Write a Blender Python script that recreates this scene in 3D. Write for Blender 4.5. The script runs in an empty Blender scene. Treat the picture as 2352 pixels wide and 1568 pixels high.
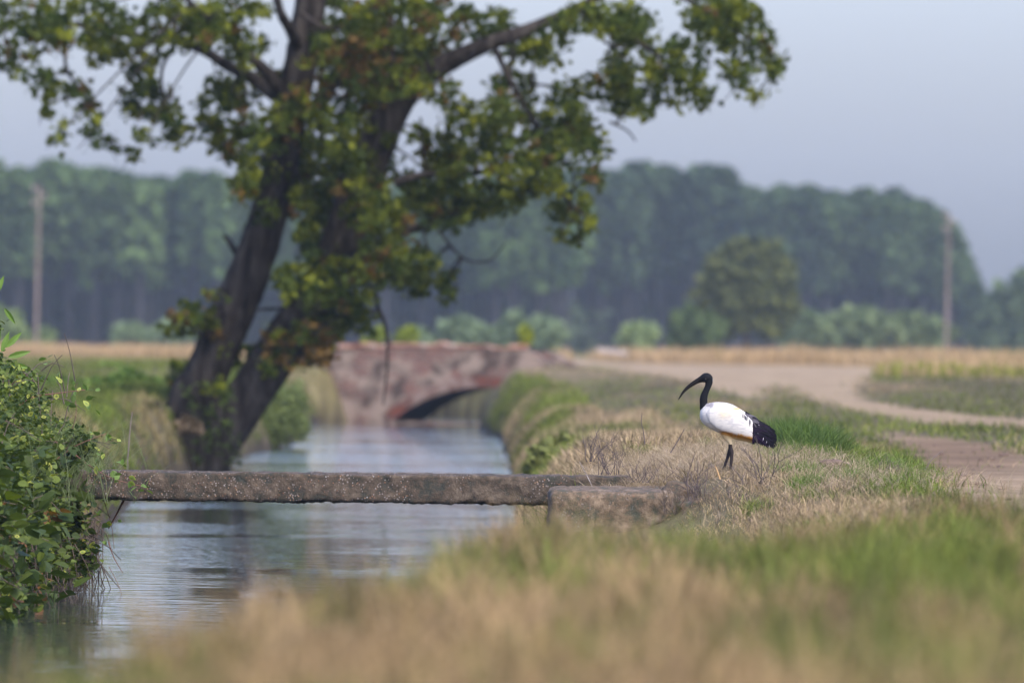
import bpy, math, random
import numpy as np
from mathutils import Vector, Matrix, noise as mnoise
rng = np.random.default_rng(7)
random.seed(7)
C = bpy.context.scene
COL = C.collection

# ---------------------------------------------------------------- camera
CAMZ = 1.6
F = 21403.0            # focal length in units of a 2352-wide frame
TH = 0.0122
R = np.array([math.cos(TH), 0, math.sin(TH)])
U = np.array([-math.sin(TH), 0, math.cos(TH)])
FW = np.array([0, 1.0, 0]) + 0.00101 * U
CAM = np.array([0, 0, CAMZ])
def at(u, v, d):
    p = CAM + (FW + (u - 1176) / F * R - (v - 784) / F * U) * d
    return np.array(p)
def proj(x, y, z):
    dx, dz = x, z - CAMZ
    y = np.maximum(y, 1e-3)
    a = (dx * R[0] + dz * R[2]) / y; b = (dx * U[0] + dz * U[2]) / y
    return 1176 + a * F, 784 - (b - 0.00101) * F
def px(d): return d / F      # metres per frame unit at distance d

cd = bpy.data.cameras.new('camera'); cam = bpy.data.objects.new('camera', cd); COL.objects.link(cam)
fw = Vector(FW).normalized(); rt = Vector(R); up = rt.cross(fw).normalized()
m = Matrix((rt, up, -fw)).transposed().to_4x4(); m.translation = Vector(CAM)
cam.matrix_world = m
cd.sensor_width = 36; cd.lens = 36 * F / 2352
cd.clip_start = 0.5; cd.clip_end = 6000
cd.dof.use_dof = True; cd.dof.focus_distance = 60.1; cd.dof.aperture_fstop = 4.0
C.camera = cam

# ---------------------------------------------------------------- helpers
def tag(o, label=None, cat=None, group=None, kind=None):
    if label: o['label'] = label
    if cat: o['category'] = cat
    if group: o['group'] = group
    if kind: o['kind'] = kind
    return o
def empty(name, loc=(0, 0, 0)):
    o = bpy.data.objects.new(name, None); COL.objects.link(o); o.location = tuple(loc); return o
def build(name, V, FS, mat, parent=None, cols=None, smooth=False):
    """V (n,3); FS list of int arrays (m,k)."""
    V = np.asarray(V, dtype=np.float32)
    me = bpy.data.meshes.new(name)
    FS = [np.asarray(f, dtype=np.int32) for f in FS if len(f)]
    nl = sum(f.size for f in FS); nf = sum(len(f) for f in FS)
    me.vertices.add(len(V)); me.vertices.foreach_set('co', V.ravel())
    me.loops.add(nl); me.polygons.add(nf)
    me.loops.foreach_set('vertex_index', np.concatenate([f.ravel() for f in FS]))
    tot = np.concatenate([np.full(len(f), f.shape[1], dtype=np.int32) for f in FS])
    st = np.concatenate([[0], np.cumsum(tot)[:-1]]).astype(np.int32)
    me.polygons.foreach_set('loop_start', st)
    me.polygons.foreach_set('use_smooth', np.full(nf, bool(smooth)))
    if cols is not None:
        a = me.color_attributes.new('Col', 'FLOAT_COLOR', 'POINT')
        c = np.ones((len(V), 4), dtype=np.float32); c[:, :3] = cols
        a.data.foreach_set('color', c.ravel())
    me.update(calc_edges=True); me.validate()
    o = bpy.data.objects.new(name, me); COL.objects.link(o)
    if mat: me.materials.append(mat)
    if parent is not None:
        o.parent = parent
        o.matrix_parent_inverse = Matrix.Translation(parent.location).inverted()
    return o
class MB:
    def __init__(s): s.V = []; s.F = {}; s.C = []; s.n = 0
    def add(s, V, FS, col=None):
        V = np.asarray(V, float).reshape(-1, 3)
        for f in FS:
            f = np.asarray(f, dtype=np.int64)
            if f.size: s.F.setdefault(f.shape[1], []).append(f + s.n)
        s.V.append(V)
        if col is not None:
            s.C.append(np.broadcast_to(np.asarray(col, float), V.shape))
        s.n += len(V); return s
    def build(s, name, mat, parent=None, smooth=False):
        return build(name, np.concatenate(s.V), [np.concatenate(f) for f in s.F.values()], mat, parent,
                     np.concatenate(s.C) if s.C else None, smooth)
def smooth_path(P, rad, sub=4):
    P = np.asarray(P, float); rad = np.asarray(rad, float)
    n = len(P); out = []; ro = []
    for i in range(n - 1):
        p0 = P[max(i - 1, 0)]; p1 = P[i]; p2 = P[i + 1]; p3 = P[min(i + 2, n - 1)]
        for k in range(sub):
            t = k / sub
            out.append(0.5 * ((2 * p1) + (-p0 + p2) * t + (2 * p0 - 5 * p1 + 4 * p2 - p3) * t * t + (-p0 + 3 * p1 - 3 * p2 + p3) * t ** 3))
            ro.append(rad[i] * (1 - t) + rad[i + 1] * t)
    out.append(P[-1]); ro.append(rad[-1])
    return np.array(out), np.array(ro)
def tube(P, rad, sides=8, sub=4, rough=0.0, seed=0, flat=1.0):
    P, rad = smooth_path(P, rad, sub) if sub > 1 else (np.asarray(P, float), np.asarray(rad, float))
    T = np.gradient(P, axis=0); T /= np.linalg.norm(T, axis=1)[:, None] + 1e-9
    ref = np.array([0, 1.0, 0]) if abs(T[:, 1]).mean() < 0.8 else np.array([1.0, 0, 0])
    A = np.cross(T, ref); A /= np.linalg.norm(A, axis=1)[:, None] + 1e-9
    B = np.cross(A, T)
    th = np.linspace(0, 2 * np.pi, sides, endpoint=False)
    rr = rad[:, None] * np.ones(sides)[None]
    if rough:
        g = np.random.default_rng(seed)
        ph = g.uniform(0, 6.28, 6); 
        rr = rr * (1 + rough * (np.sin(3 * th[None] + ph[0]) * .5 + np.sin(7 * th[None] + ph[1]) * .35 + g.normal(0, .3, rr.shape)))
    V = P[:, None] + rr[..., None] * (np.cos(th)[None, :, None] * A[:, None] + flat * np.sin(th)[None, :, None] * B[:, None])
    n = len(P); idx = np.arange(n * sides).reshape(n, sides)
    q = np.stack([idx[:-1], np.roll(idx, -1, 1)[:-1], np.roll(idx, -1, 1)[1:], idx[1:]], -1).reshape(-1, 4)
    V = V.reshape(-1, 3)
    V = np.concatenate([V, P[:1], P[-1:]]); c0 = n * sides; c1 = c0 + 1
    t0 = np.stack([np.full(sides, c0), np.roll(idx[0], -1), idx[0]], -1)
    t1 = np.stack([np.full(sides, c1), idx[-1], np.roll(idx[-1], -1)], -1)
    return V, [q, np.concatenate([t0, t1])]
def vnoise(x, y, s, seed=0):
    """smooth value noise, numpy, range 0..1"""
    x = np.asarray(x, float) / s + seed * 17.3; y = np.asarray(y, float) / s + seed * 5.1
    xi = np.floor(x); yi = np.floor(y); xf = x - xi; yf = y - yi
    xf = xf * xf * (3 - 2 * xf); yf = yf * yf * (3 - 2 * yf)
    def h(a, b):
        v = np.sin(a * 127.1 + b * 311.7 + seed * 74.7) * 43758.5453
        return v - np.floor(v)
    return (h(xi, yi) * (1 - xf) + h(xi + 1, yi) * xf) * (1 - yf) + (h(xi, yi + 1) * (1 - xf) + h(xi + 1, yi + 1) * xf) * yf
def fbm(x, y, s, seed=0):
    return .55 * vnoise(x, y, s, seed) + .3 * vnoise(x, y, s / 2.1, seed + 1) + .15 * vnoise(x, y, s / 4.3, seed + 2)
def sstep(a, b, x):
    t = np.clip((x - a) / (b - a), 0, 1); return t * t * (3 - 2 * t)

# ---------------------------------------------------------------- materials
def newmat(name):
    mt = bpy.data.materials.new(name); mt.use_nodes = True
    nt = mt.node_tree; nt.nodes.clear()
    out = nt.nodes.new('ShaderNodeOutputMaterial')
    return mt, nt, out
def leafmat(name, rough=0.55, transl=0.35, spec=0.3, tsat=(1.0, 1.0, 0.6), gain=1.0):
    mt, nt, out = newmat(name); N = nt.nodes.new; L = nt.links.new
    at_ = N('ShaderNodeAttribute'); at_.attribute_name = 'Col'
    g = N('ShaderNodeTexNoise'); g.inputs['Scale'].default_value = 9; 
    tc = N('ShaderNodeTexCoord'); L(tc.outputs['Object'], g.inputs['Vector'])
    mr = N('ShaderNodeMapRange'); mr.inputs['To Min'].default_value = .7 * gain; mr.inputs['To Max'].default_value = 1.3 * gain
    L(g.outputs['Fac'], mr.inputs['Value'])
    mul = N('ShaderNodeVectorMath'); mul.operation = 'SCALE'; L(at_.outputs['Color'], mul.inputs[0]); L(mr.outputs[0], mul.inputs['Scale'])
    b = N('ShaderNodeBsdfPrincipled'); b.inputs['Roughness'].default_value = rough; b.inputs['Specular IOR Level'].default_value = spec
    L(mul.outputs[0], b.inputs['Base Color'])
    t = N('ShaderNodeBsdfTranslucent')
    tm = N('ShaderNodeVectorMath'); tm.operation = 'MULTIPLY'; tm.inputs[1].default_value = tsat
    L(mul.outputs[0], tm.inputs[0]); L(tm.outputs[0], t.inputs['Color'])
    mx = N('ShaderNodeMixShader'); mx.inputs[0].default_value = transl
    L(b.outputs[0], mx.inputs[1]); L(t.outputs[0], mx.inputs[2]); L(mx.outputs[0], out.inputs['Surface'])
    return mt
def solid(name, stops, scale=8, rough=0.8, bump=0.3, bscale=None, detail=6, attr=False, stretch=(1, 1, 1), bdist=0.01, spec=0.3):
    mt, nt, out = newmat(name); N = nt.nodes.new; L = nt.links.new
    tc = N('ShaderNodeTexCoord'); mp = N('ShaderNodeMapping'); mp.inputs['Scale'].default_value = stretch
    L(tc.outputs['Object'], mp.inputs[0])
    n = N('ShaderNodeTexNoise'); n.inputs['Scale'].default_value = scale; n.inputs['Detail'].default_value = detail; n.inputs['Roughness'].default_value = .65
    L(mp.outputs[0], n.inputs['Vector'])
    cr = N('ShaderNodeValToRGB'); e = cr.color_ramp.elements
    e[0].position, e[0].color = stops[0][0], (*stops[0][1], 1); e[1].position, e[1].color = stops[-1][0], (*stops[-1][1], 1)
    for p, c in stops[1:-1]:
        k = e.new(p); k.color = (*c, 1)
    L(n.outputs['Fac'], cr.inputs['Fac'])
    b = N('ShaderNodeBsdfPrincipled'); b.inputs['Roughness'].default_value = rough; b.inputs['Specular IOR Level'].default_value = spec
    if attr:
        a = N('ShaderNodeAttribute'); a.attribute_name = 'Col'
        mm = N('ShaderNodeVectorMath'); mm.operation = 'MULTIPLY'; L(a.outputs['Color'], mm.inputs[0]); L(cr.outputs[0], mm.inputs[1])
        L(mm.outputs[0], b.inputs['Base Color'])
    else:
        L(cr.outputs[0], b.inputs['Base Color'])
    if bump:
        n2 = N('ShaderNodeTexNoise'); n2.inputs['Scale'].default_value = bscale or scale * 3; n2.inputs['Detail'].default_value = 5
        L(mp.outputs[0], n2.inputs['Vector'])
        bp = N('ShaderNodeBump'); bp.inputs['Strength'].default_value = bump; bp.inputs['Distance'].default_value = bdist
        L(n2.outputs['Fac'], bp.inputs['Height']); L(bp.outputs[0], b.inputs['Normal'])
    L(b.outputs[0], out.inputs['Surface'])
    return mt
M_grass = leafmat('grass_blades', .6, .35, .25, (1.05, 1.05, .6))
M_leaf = leafmat('tree_leaves', .6, .40, .12, (1.15, 1.1, .3))
M_bramble = leafmat('bramble_leaves', .55, .32, .22, (1.1, 1.15, .3))
M_far = leafmat('far_foliage', .8, .2, .1, (1, 1, .6))
M_bark = solid('bark', [(.35, (.012, .010, .008)), (.5, (.038, .032, .026)), (.65, (.072, .062, .050))], 7, .95, 1.0, 14, stretch=(1, 1, .22), bdist=.06, spec=.05)
M_twig = solid('twig', [(.3, (.06, .045, .04)), (.7, (.16, .125, .11))], 20, .8, 0)
M_cane = solid('cane', [(.3, (.12, .05, .035)), (.7, (.24, .11, .07))], 20, .5, 0)
M_root = solid('root', [(.3, (.05, .04, .03)), (.7, (.16, .12, .085))], 20, .8, 0)
M_dirt = solid('soil', [(.25, (.55, .52, .50)), (.5, (.85, .83, .8)), (.75, (1.15, 1.15, 1.15))], 1.7, .95, .8, 14, attr=True, bdist=.04, spec=.1)

# ---------------------------------------------------------------- terrain
XR_Y = [-30, 10, 22, 28, 32, 45, 56, 61, 122, 168, 188, 205, 215, 222, 229, 240]
XR_X = [-2.4, -1.75, -1.35, -.95, -.62, -.15, .02, .1, .02, -.15, -.62, -.3, -.3, -.6, -3.5, -3.5]
XL_Y = [-30, 40, 53, 65, 75, 110, 123, 136, 156, 190, 202, 205, 215, 240]
XL_X = [-4.6, -3.6, -3.0, -2.95, -3.4, -4.3, -4.2, -4.05, -3.65, -4.3, -4.1, -2.9, -2.9, -3.5]
def xr(y): return np.interp(y, XR_Y, XR_X)
def xl(y): return np.interp(y, XL_Y, XL_X)
def land(x, y):
    z = .80 + .42 * sstep(85, 195, y)
    z = z + .13 * np.exp(-((x - 1.75) / .95) ** 2 - ((y - 66.5) / 5.0) ** 2)          # mound behind the bird
    z = z + .018 * np.exp(-((x - 1.4) / 1.0) ** 2 - ((y - 60) / 2.0) ** 2)
    z = z - .42 * np.exp(-((x - .55) / 1.05) ** 2 - ((y - 50) / 8.5) ** 2) * (1 - sstep(56.5, 59.2, y) * sstep(.9, 1.25, x))
    z = z - .22 * np.exp(-((x - .6) / .6) ** 2 - ((y - 56.3) / 2.6) ** 2)            # hollow by the abutment
    z = z - .10 * sstep(2.6, 3.4, x) * np.exp(-((y - 72) / 16.0) ** 2)                 # worn track
    z = z - .24 * np.exp(-((x - .6) / 1.5) ** 2) * sstep(72, 110, y) * (1 - sstep(180, 191, y))
    z = z - .6 * np.exp(-((x + 3.9) / 1.2) ** 2) * sstep(140, 160, y) * (1 - sstep(199, 204, y))
    z = z + .12 * np.exp(-((x - 9) / 4.0) ** 2 - ((y - 150) / 25.0) ** 2)
    z = z + .05 * (fbm(x, y, 2.3, 3) - .5) + .22 * (fbm(x, y, 14, 5) - .5) * sstep(20, 60, np.abs(x) + np.maximum(y - 180, 0))
    return z
def ground(x, y):
    a = xr(y); b = xl(y)
    wob = .18 * (vnoise(x * 0, y, 1.3, 9) - .5)
    woff = np.where(y < 64, .42, .8)
    tr = (x - a - wob) / woff
    tl = (b + wob - x) / .55
    s = np.maximum(np.maximum(tr, tl), 0)
    s = np.clip(s, 0, 1); s = 1 - (1 - s) ** 2
    L = land(x, y)
    bed = -.45 * sstep(0, .5, np.minimum(-tr * woff, -tl * .55) + .12)
    return np.where(np.maximum(tr, tl) > 0, -.02 + (L + .02) * s, bed - .02 + 0 * x)

# colour layout of the ground (photo positions carried down on to the land)
def gauss(u, v, cu, cv, ru, rv): return np.exp(-((u - cu) / ru) ** 2 - ((v - cv) / rv) ** 2)
def inpoly(u, v, poly):
    ins = np.zeros(np.shape(u), bool); n = len(poly)
    for i in range(n):
        x1, y1 = poly[i]; x2, y2 = poly[(i + 1) % n]
        c = ((y1 > v) != (y2 > v)) & (u < (x2 - x1) * (v - y1) / ((y2 - y1) + 1e-12) + x1)
        ins ^= c
    return ins
ROADS = [
 [(1290, 820), (1420, 832), (1600, 836), (2060, 846), (2080, 856), (1995, 868), (1968, 890), (1985, 918), (2110, 940), (2235, 955), (2450, 968), (2450, 985), (2250, 980), (2120, 975), (1990, 948), (1900, 930), (1842, 905), (1800, 885), (1765, 896), (1745, 930), (1690, 905), (1560, 868), (1420, 850), (1300, 838)],
 [(2020, 985), (2120, 1000), (2250, 1018), (2420, 1050), (2620, 1100), (2620, 1290), (2420, 1225), (2300, 1205), (2190, 1165), (2105, 1110), (2050, 1040)],
]
def is_road(x, y, z):
    if np.ndim(x) == 1:
        x = x + rng.normal(0, .13, len(x)); y = y + rng.normal(0, 1, len(x)) * y * .014
    u, v = proj(x, y, z)
    nu = (vnoise(x, y, .9, 21) - .5) * 34; nv = (vnoise(x, y, 1.4, 22) - .5) * np.clip(900 / y, 4, 16)
    r = np.zeros(np.shape(u), bool)
    for p in ROADS: r |= inpoly(u + nu, v + nv, p)
    return r & (y > 42) & (x > 0.6)

def axis(lo, hi, fine_lo, fine_hi, step, grow=1.12):
    a = list(np.arange(fine_lo, fine_hi, step)); s = step; x = a[-1]
    while x < hi: s *= grow; x += s; a.append(min(x, hi))
    s = step; x = fine_lo
    while x > lo: s *= grow; x -= s; a.insert(0, max(x, lo))
    return np.array(a)
xs = axis(-420, 420, -6.5, 12, .1, 1.13)
ys = np.concatenate([np.arange(-30, 16, 2), np.arange(16, 90, .25), np.arange(90, 240, .7), 240 * 1.02 ** np.arange(0, 94)]); ys = ys[ys < 1490]; ys = np.append(ys, 1490)
X, Y = np.meshgrid(xs, ys)
Z = ground(X, Y)
road = np.mean([is_road(X + rng.normal(0, .16, X.shape), Y + rng.normal(0, 1, X.shape) * Y * .012, Z) for _ in range(14)], 0)
u_, v_ = proj(X, Y, Z)
gcol = np.zeros(X.shape + (3,))
base_soil = np.array([.13, .11, .06]); dirt = np.array([.345, .265, .165]); dark = np.array([.16, .105, .062]); straw = np.array([.42, .31, .17]); green = np.array([.11, .155, .035])
n1 = fbm(X, Y, 1.1, 31); n2 = fbm(X, Y, 9, 33)
gcol[:] = base_soil * (.7 + .6 * n1[..., None])
f = sstep(150, 260, Y)[..., None]
fg = (n2 > .5)[..., None] * 1.0
gcol = gcol * (1 - f) + f * (straw * (1 - fg) + (straw * .45 + green * .55) * fg)
dd = np.minimum(1.15 * gauss(u_, v_, 2160, 1045, 300, 62), 1)[..., None]
rc = dirt * (.8 + .4 * n1[..., None]) * (1 - .85 * dd) + dark * .85 * dd * (.35 + 1.3 * fbm(X, Y, .5, 38)[..., None])
rm = sstep(.15, .85, road + (fbm(X, Y * .3, .5, 35) - .5) * .7)[..., None]
gcol = rc * rm + gcol * (1 - rm)
wet = (Z < .25)[..., None]
gcol = np.where(wet & (Y < 245)[..., None], np.array([.06, .05, .035]), gcol)
ny, nx = X.shape; idx = np.arange(ny * nx).reshape(ny, nx)
q = np.stack([idx[:-1, :-1], idx[:-1, 1:], idx[1:, 1:], idx[1:, :-1]], -1).reshape(-1, 4)
g = build('ground', np.stack([X, Y, Z], -1).reshape(-1, 3), [q], M_dirt, cols=gcol.reshape(-1, 3), smooth=True)
tag(g, 'flat farmland with a worn dirt track and ditch banks', None, kind='structure')

# ---------------------------------------------------------------- water
mt, nt, out = newmat('ditch_water'); N = nt.nodes.new; L = nt.links.new
b = N('ShaderNodeBsdfPrincipled'); b.inputs['Base Color'].default_value = (.03, .042, .05, 1); b.inputs['Roughness'].default_value = .03; b.inputs['IOR'].default_value = 1.33
tc = N('ShaderNodeTexCoord')
mp = N('ShaderNodeMapping'); mp.inputs['Scale'].default_value = (.6, .75, 1); mp.inputs['Rotation'].default_value = (0, 0, .05); L(tc.outputs['Object'], mp.inputs[0])
na = N('ShaderNodeTexNoise'); na.inputs['Scale'].default_value = 4; na.inputs['Detail'].default_value = 3; na.inputs['Roughness'].default_value = .5; L(mp.outputs[0], na.inputs['Vector'])
nb = N('ShaderNodeTexNoise'); nb.inputs['Scale'].default_value = .35; nb.inputs['Detail'].default_value = 3; L(mp.outputs[0], nb.inputs['Vector'])
sm = N('ShaderNodeMapRange'); sm.inputs['From Min'].default_value = .42; sm.inputs['From Max'].default_value = .58; sm.inputs['To Min'].default_value = .15; sm.inputs['To Max'].default_value = 1.25
L(nb.outputs['Fac'], sm.inputs['Value'])
# ripples die down on the sheltered water further up the ditch
sx = N('ShaderNodeSeparateXYZ'); L(tc.outputs['Object'], sx.inputs[0])
fd = N('ShaderNodeMapRange'); fd.inputs['From Min'].default_value = 60; fd.inputs['From Max'].default_value = 110; fd.inputs['To Min'].default_value = 1.2; fd.inputs['To Max'].default_value = 3.5; L(sx.outputs['Y'], fd.inputs['Value'])
ml = N('ShaderNodeMath'); ml.operation = 'MULTIPLY'; L(sm.outputs[0], ml.inputs[0]); L(fd.outputs[0], ml.inputs[1])
bp = N('ShaderNodeBump'); bp.inputs['Distance'].default_value = .009; L(ml.outputs[0], bp.inputs['Strength']); L(na.outputs['Fac'], bp.inputs['Height'])
L(bp.outputs[0], b.inputs['Normal']); L(b.outputs[0], out.inputs['Surface'])
M_water = mt
wx = np.linspace(-8, 2.5, 12); wy = np.linspace(-28, 244, 60); WX, WY = np.meshgrid(wx, wy)
idx = np.arange(WX.size).reshape(WX.shape)
q = np.stack([idx[:-1, :-1], idx[:-1, 1:], idx[1:, 1:], idx[1:, :-1]], -1).reshape(-1, 4)
w = build('water', np.stack([WX, WY, 0 * WX], -1).reshape(-1, 3), [q], M_water)
tag(w, 'rippled grey water of the irrigation ditch', None, kind='structure')

# ---------------------------------------------------------------- grass
STRAW = np.array([.43, .33, .185]); PINK = np.array([.37, .262, .155]); MAUVE = np.array([.22, .16, .10])
GREEN = np.array([.15, .19, .033]); DGREEN = np.array([.06, .10, .015]); OLIVE = np.array([.21, .205, .045])
def greenness(u, v, x, y):
    g = np.where(v > 1190, .33 + .14 * sstep(1290, 1420, v), np.where(y > 85, .55, .30))
    G = lambda *a: gauss(u, v, *a)
    g = g + .42 * G(2150, 1400, 330, 220) + .15 * G(1500, 1320, 260, 60) - .55 * G(1560, 1010, 190, 75) - .5 * G(1480, 1080, 160, 40) - .45 * G(1700, 1120, 190, 50)
    g = g + .95 * G(1870, 965, 100, 45) + .7 * G(1890, 1050, 80, 40) + .7 * G(2060, 1080, 110, 60) - .3 * G(1780, 1215, 300, 40)
    g = g - .45 * G(900, 1500, 330, 60) - .4 * G(1150, 1440, 110, 90) - .35 * G(1900, 1260, 150, 50) - .1 * G(1700, 1500, 180, 60) + .15 * G(1350, 1380, 160, 60) + .25 * G(1300, 1560, 500, 60)
    g = g + .3 * G(1350, 930, 180, 60) - .5 * G(1560, 880, 120, 18) + 1.0 * G(2250, 925, 200, 28) - .5 * G(2280, 865, 220, 16) + .5 * G(2050, 870, 50, 16)
    g = g - .75 * G(330, 1020, 110, 60) + .45 * G(320, 880, 170, 40)
    return g
def blades(name, x, y, h, w, lean, col, label, cat='grass', levels=3, mat=None, z=None, tipcol=1.15, kind='stuff', parent=None):
    n = len(x); z = ground(x, y) if z is None else z
    a = rng.uniform(0, 2 * np.pi, n); ca, sa = np.cos(a), np.sin(a)
    # blades face roughly any way; width vector
    wa = rng.uniform(0, np.pi, n); wxv = np.cos(wa) * w; wyv = np.sin(wa) * w
    ts = [0, .5, 1.] if levels == 2 else [0, .35, .72, 1.]
    ws = [1, .75, 0] if levels == 2 else [1, .85, .55, 0]
    V = []; Cc = []
    for t, ww in zip(ts, ws):
        bend = lean * h * t ** 1.8
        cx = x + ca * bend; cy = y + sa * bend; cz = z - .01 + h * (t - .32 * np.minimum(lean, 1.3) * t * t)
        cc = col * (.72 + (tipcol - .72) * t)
        if ww > 0:
            V.append(np.stack([cx - wxv * ww / 2, cy - wyv * ww / 2, cz], -1)); V.append(np.stack([cx + wxv * ww / 2, cy + wyv * ww / 2, cz], -1))
            Cc += [cc, cc]
        else:
            V.append(np.stack([cx, cy, cz], -1)); Cc.append(cc)
    k = len(V); V = np.stack(V, 1).reshape(-1, 3); Cc = np.stack(Cc, 1).reshape(-1, 3)
    b0 = np.arange(n)[:, None] * k
    quads = [b0 + np.array([[2 * i, 2 * i + 1, 2 * i + 3, 2 * i + 2]]) for i in range(len(ts) - 2)]
    tri = b0 + np.array([[k - 3, k - 2, k - 1]])
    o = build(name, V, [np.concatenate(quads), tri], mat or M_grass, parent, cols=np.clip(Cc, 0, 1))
    if label: tag(o, label, cat, kind=kind)
    return o
def clump(x, y, sx, sy, seed):
    a = np.floor(x / sx + 1.3 * vnoise(x, y, sx * 1.7, seed)); b = np.floor(y / sy + 1.3 * vnoise(x, y, sy * .6, seed + 1) + (a % 7) * .37)
    v = np.sin(a * 91.7 + b * 47.3 + seed) * 43758.5453
    return v - np.floor(v)
def gcolor(x, y, g, n, greenc=None, dryc=None):
    cl = clump(x, y, .22, 2.2, 3); cb = clump(x, y, .3, 2.8, 8); near_ = (y < 58) * 1.0
    g = g + near_ * (cl - .5) * .75
    shade_ = (1 + near_ * (cb - .5) * .75)[:, None]
    t = g + (fbm(x, y * .08, .21, 41) - .5) * 2.2 + (fbm(x, y * .12, .5, 47) - .5) * 1.8 + (vnoise(x, y * .22, 1.6, 44) - .5) * .5 + rng.normal(0, .2, n)
    t = sstep(.28, .72, t)[:, None]
    r = rng.random((n, 1)); r2 = rng.random((n, 1))
    dry = STRAW * r + PINK * (1 - r); dry = np.where(r2 < .3, MAUVE, dry)
    if dryc is not None: dry = dry * dryc
    gr = GREEN * r + (DGREEN * r2 + OLIVE * (1 - r2)) * (1 - r)
    if greenc is not None: gr = gr * greenc
    c = (dry * (1 - t) + gr * t) * shade_
    return c * rng.uniform(.35, 1.6, (n, 1)), t[:, 0]
def scatter(n, y0, y1, xlo, xhi, bias=0.0):
    y = y0 + (y1 - y0) * rng.random(n) ** (1 + bias)
    lo = xlo(y); hi = xhi(y); x = lo + (hi - lo) * rng.random(n)
    return x, y
VR = lambda y: y * .0552 + 1.2      # right limit of what may be seen, with a margin
VL = lambda y: -y * .0552 - 1.5
# foreground verge
x, y = scatter(150000, 15, 47, lambda y: xr(y) + .04, VR)
z = ground(x, y); u, v = proj(x, y, z)
keep = ~is_road(x, y, z) & (rng.random(len(x)) < .35 + .65 * vnoise(x, y, .35, 61))
x, y = x[keep], y[keep]; u, v = u[keep], v[keep]
c, t = gcolor(x, y, greenness(u, v, x, y), len(x), dryc=np.array([1.02, .94, .80]))
h = rng.uniform(.05, .17, len(x)) * (.15 + 2.3 * fbm(x, y * .3, .13, 63) ** 1.7)
h *= .6 + .9 * clump(x, y, .18, 1.2, 12)
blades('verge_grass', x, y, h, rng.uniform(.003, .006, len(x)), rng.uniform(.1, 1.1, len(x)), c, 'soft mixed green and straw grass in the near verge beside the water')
# tall stalks by the near bank
x, y = scatter(260, 17, 44, lambda y: xr(y) + .1, lambda y: xr(y) + 1.4)
c, t = gcolor(x, y, np.full(len(x), .3), len(x))
blades('stalk_grass', x, y, rng.uniform(.16, .3, len(x)), rng.uniform(.004, .008, len(x)), rng.uniform(.05, .5, len(x)), c, 'taller seed stalks standing along the near bank edge')
# ground about the bird, in focus
x, y = scatter(230000, 47, 84, lambda y: xr(y) + .06, VR, .25)
z = ground(x, y); u, v = proj(x, y, z)
road_ = is_road(x, y, z)
keep = (~road_ | (rng.random(len(x)) < .004)) & (rng.random(len(x)) < .4 + .6 * vnoise(x, y, .25, 71))
x, y, u, v = x[keep], y[keep], u[keep], v[keep]
gn = greenness(u, v, x, y)
c, t = gcolor(x, y, gn, len(x), greenc=np.array([.95, 1.05, .85]))
h = rng.uniform(.03, .12, len(x)) * (.2 + 1.7 * fbm(x, y * .4, .16, 73)) * np.where(y > 58, 1, .9)
near = np.exp(-((x - 1.41) / .16) ** 2 - ((y - 59.7) / 1.0) ** 2); h *= 1 - .45 * near
h *= np.where((x < 1.35) & (y < 59.5) & (y > 50), .42, 1)
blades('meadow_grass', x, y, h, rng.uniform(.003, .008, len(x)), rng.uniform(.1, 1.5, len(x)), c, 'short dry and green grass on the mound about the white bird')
# frizzy dead grass on the left of the mound
def blob(n, cx, cy, sx, sy):
    return cx + rng.normal(0, sx, n), cy + rng.normal(0, sy, n)
xx = []; yy = []
for cx, cy, sx, sy, n in [(1.05, 61.7, .28, .9, 9000), (.75, 60.9, .13, .4, 4500), (1.35, 63.5, .35, 1.2, 6000), (1.0, 59.9, .25, .3, 3000), (1.75, 61, .3, 1.2, 5000), (2.1, 58.5, .35, 1.5, 3500)]:
    a, b_ = blob(n, cx, cy, sx, sy); xx.append(a); yy.append(b_)
x = np.concatenate(xx); y = np.concatenate(yy); k = (x > .5); x, y = x[k], y[k]
n = len(x); r = rng.random((n, 1)); c = (np.array([.47, .37, .25]) * r + np.array([.36, .275, .185]) * (1 - r)) * rng.uniform(.45, 1.5, (n, 1))
near = np.exp(-((x - 1.41) / .2) ** 2 - ((y - 59.7) / 1.2) ** 2)
blades('dry_grass_mat', x, y, rng.uniform(.05, .19, n) * (1 - .55 * near), rng.uniform(.002, .005, n), rng.uniform(.4, 2.2, n), c, 'frizzy pinkish dead grass over the mound beside the concrete beam')
# lush green tuft behind the bird
x, y = blob(6500, 2.02, 65.5, .2, .7)
k = ((x - 2.02) / .36) ** 2 + ((y - 65.5) / 1.6) ** 2 < 1; x, y = x[k], y[k]
n = len(x); r = rng.random((n, 1)); c = (np.array([.11, .17, .03]) * r + np.array([.04, .08, .018]) * (1 - r)) * rng.uniform(.75, 1.35, (n, 1))
hh = .35 * np.sqrt(np.maximum(1 - ((x - 2.02) / .5) ** 2, .1)) * rng.uniform(.45, 1.0, n)
blades('grass_tuft', x, y, hh, rng.uniform(.003, .006, n), rng.uniform(.2, 1.2, n), c, 'lush dark green grass tuft growing behind the white bird', 'grass tuft', kind='thing')
# scattered green tufts
xx = []; yy = []
for k in range(26):
    cx, cy = random.uniform(1.7, 3.0), random.uniform(56, 70)
    a, b_ = blob(260, cx, cy, .06, .12); xx.append(a); yy.append(b_)
x = np.concatenate(xx); y = np.concatenate(yy); k = ~is_road(x, y, ground(x, y)); x, y = x[k], y[k]; n = len(x); r = rng.random((n, 1))
c = (np.array([.16, .25, .035]) * r + np.array([.07, .13, .02]) * (1 - r))
blades('green_sprigs', x, y, rng.uniform(.05, .16, n), rng.uniform(.003, .006, n), rng.uniform(.2, 1.2, n), c, 'fresh green sprigs dotted over the right slope of the mound')
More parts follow.
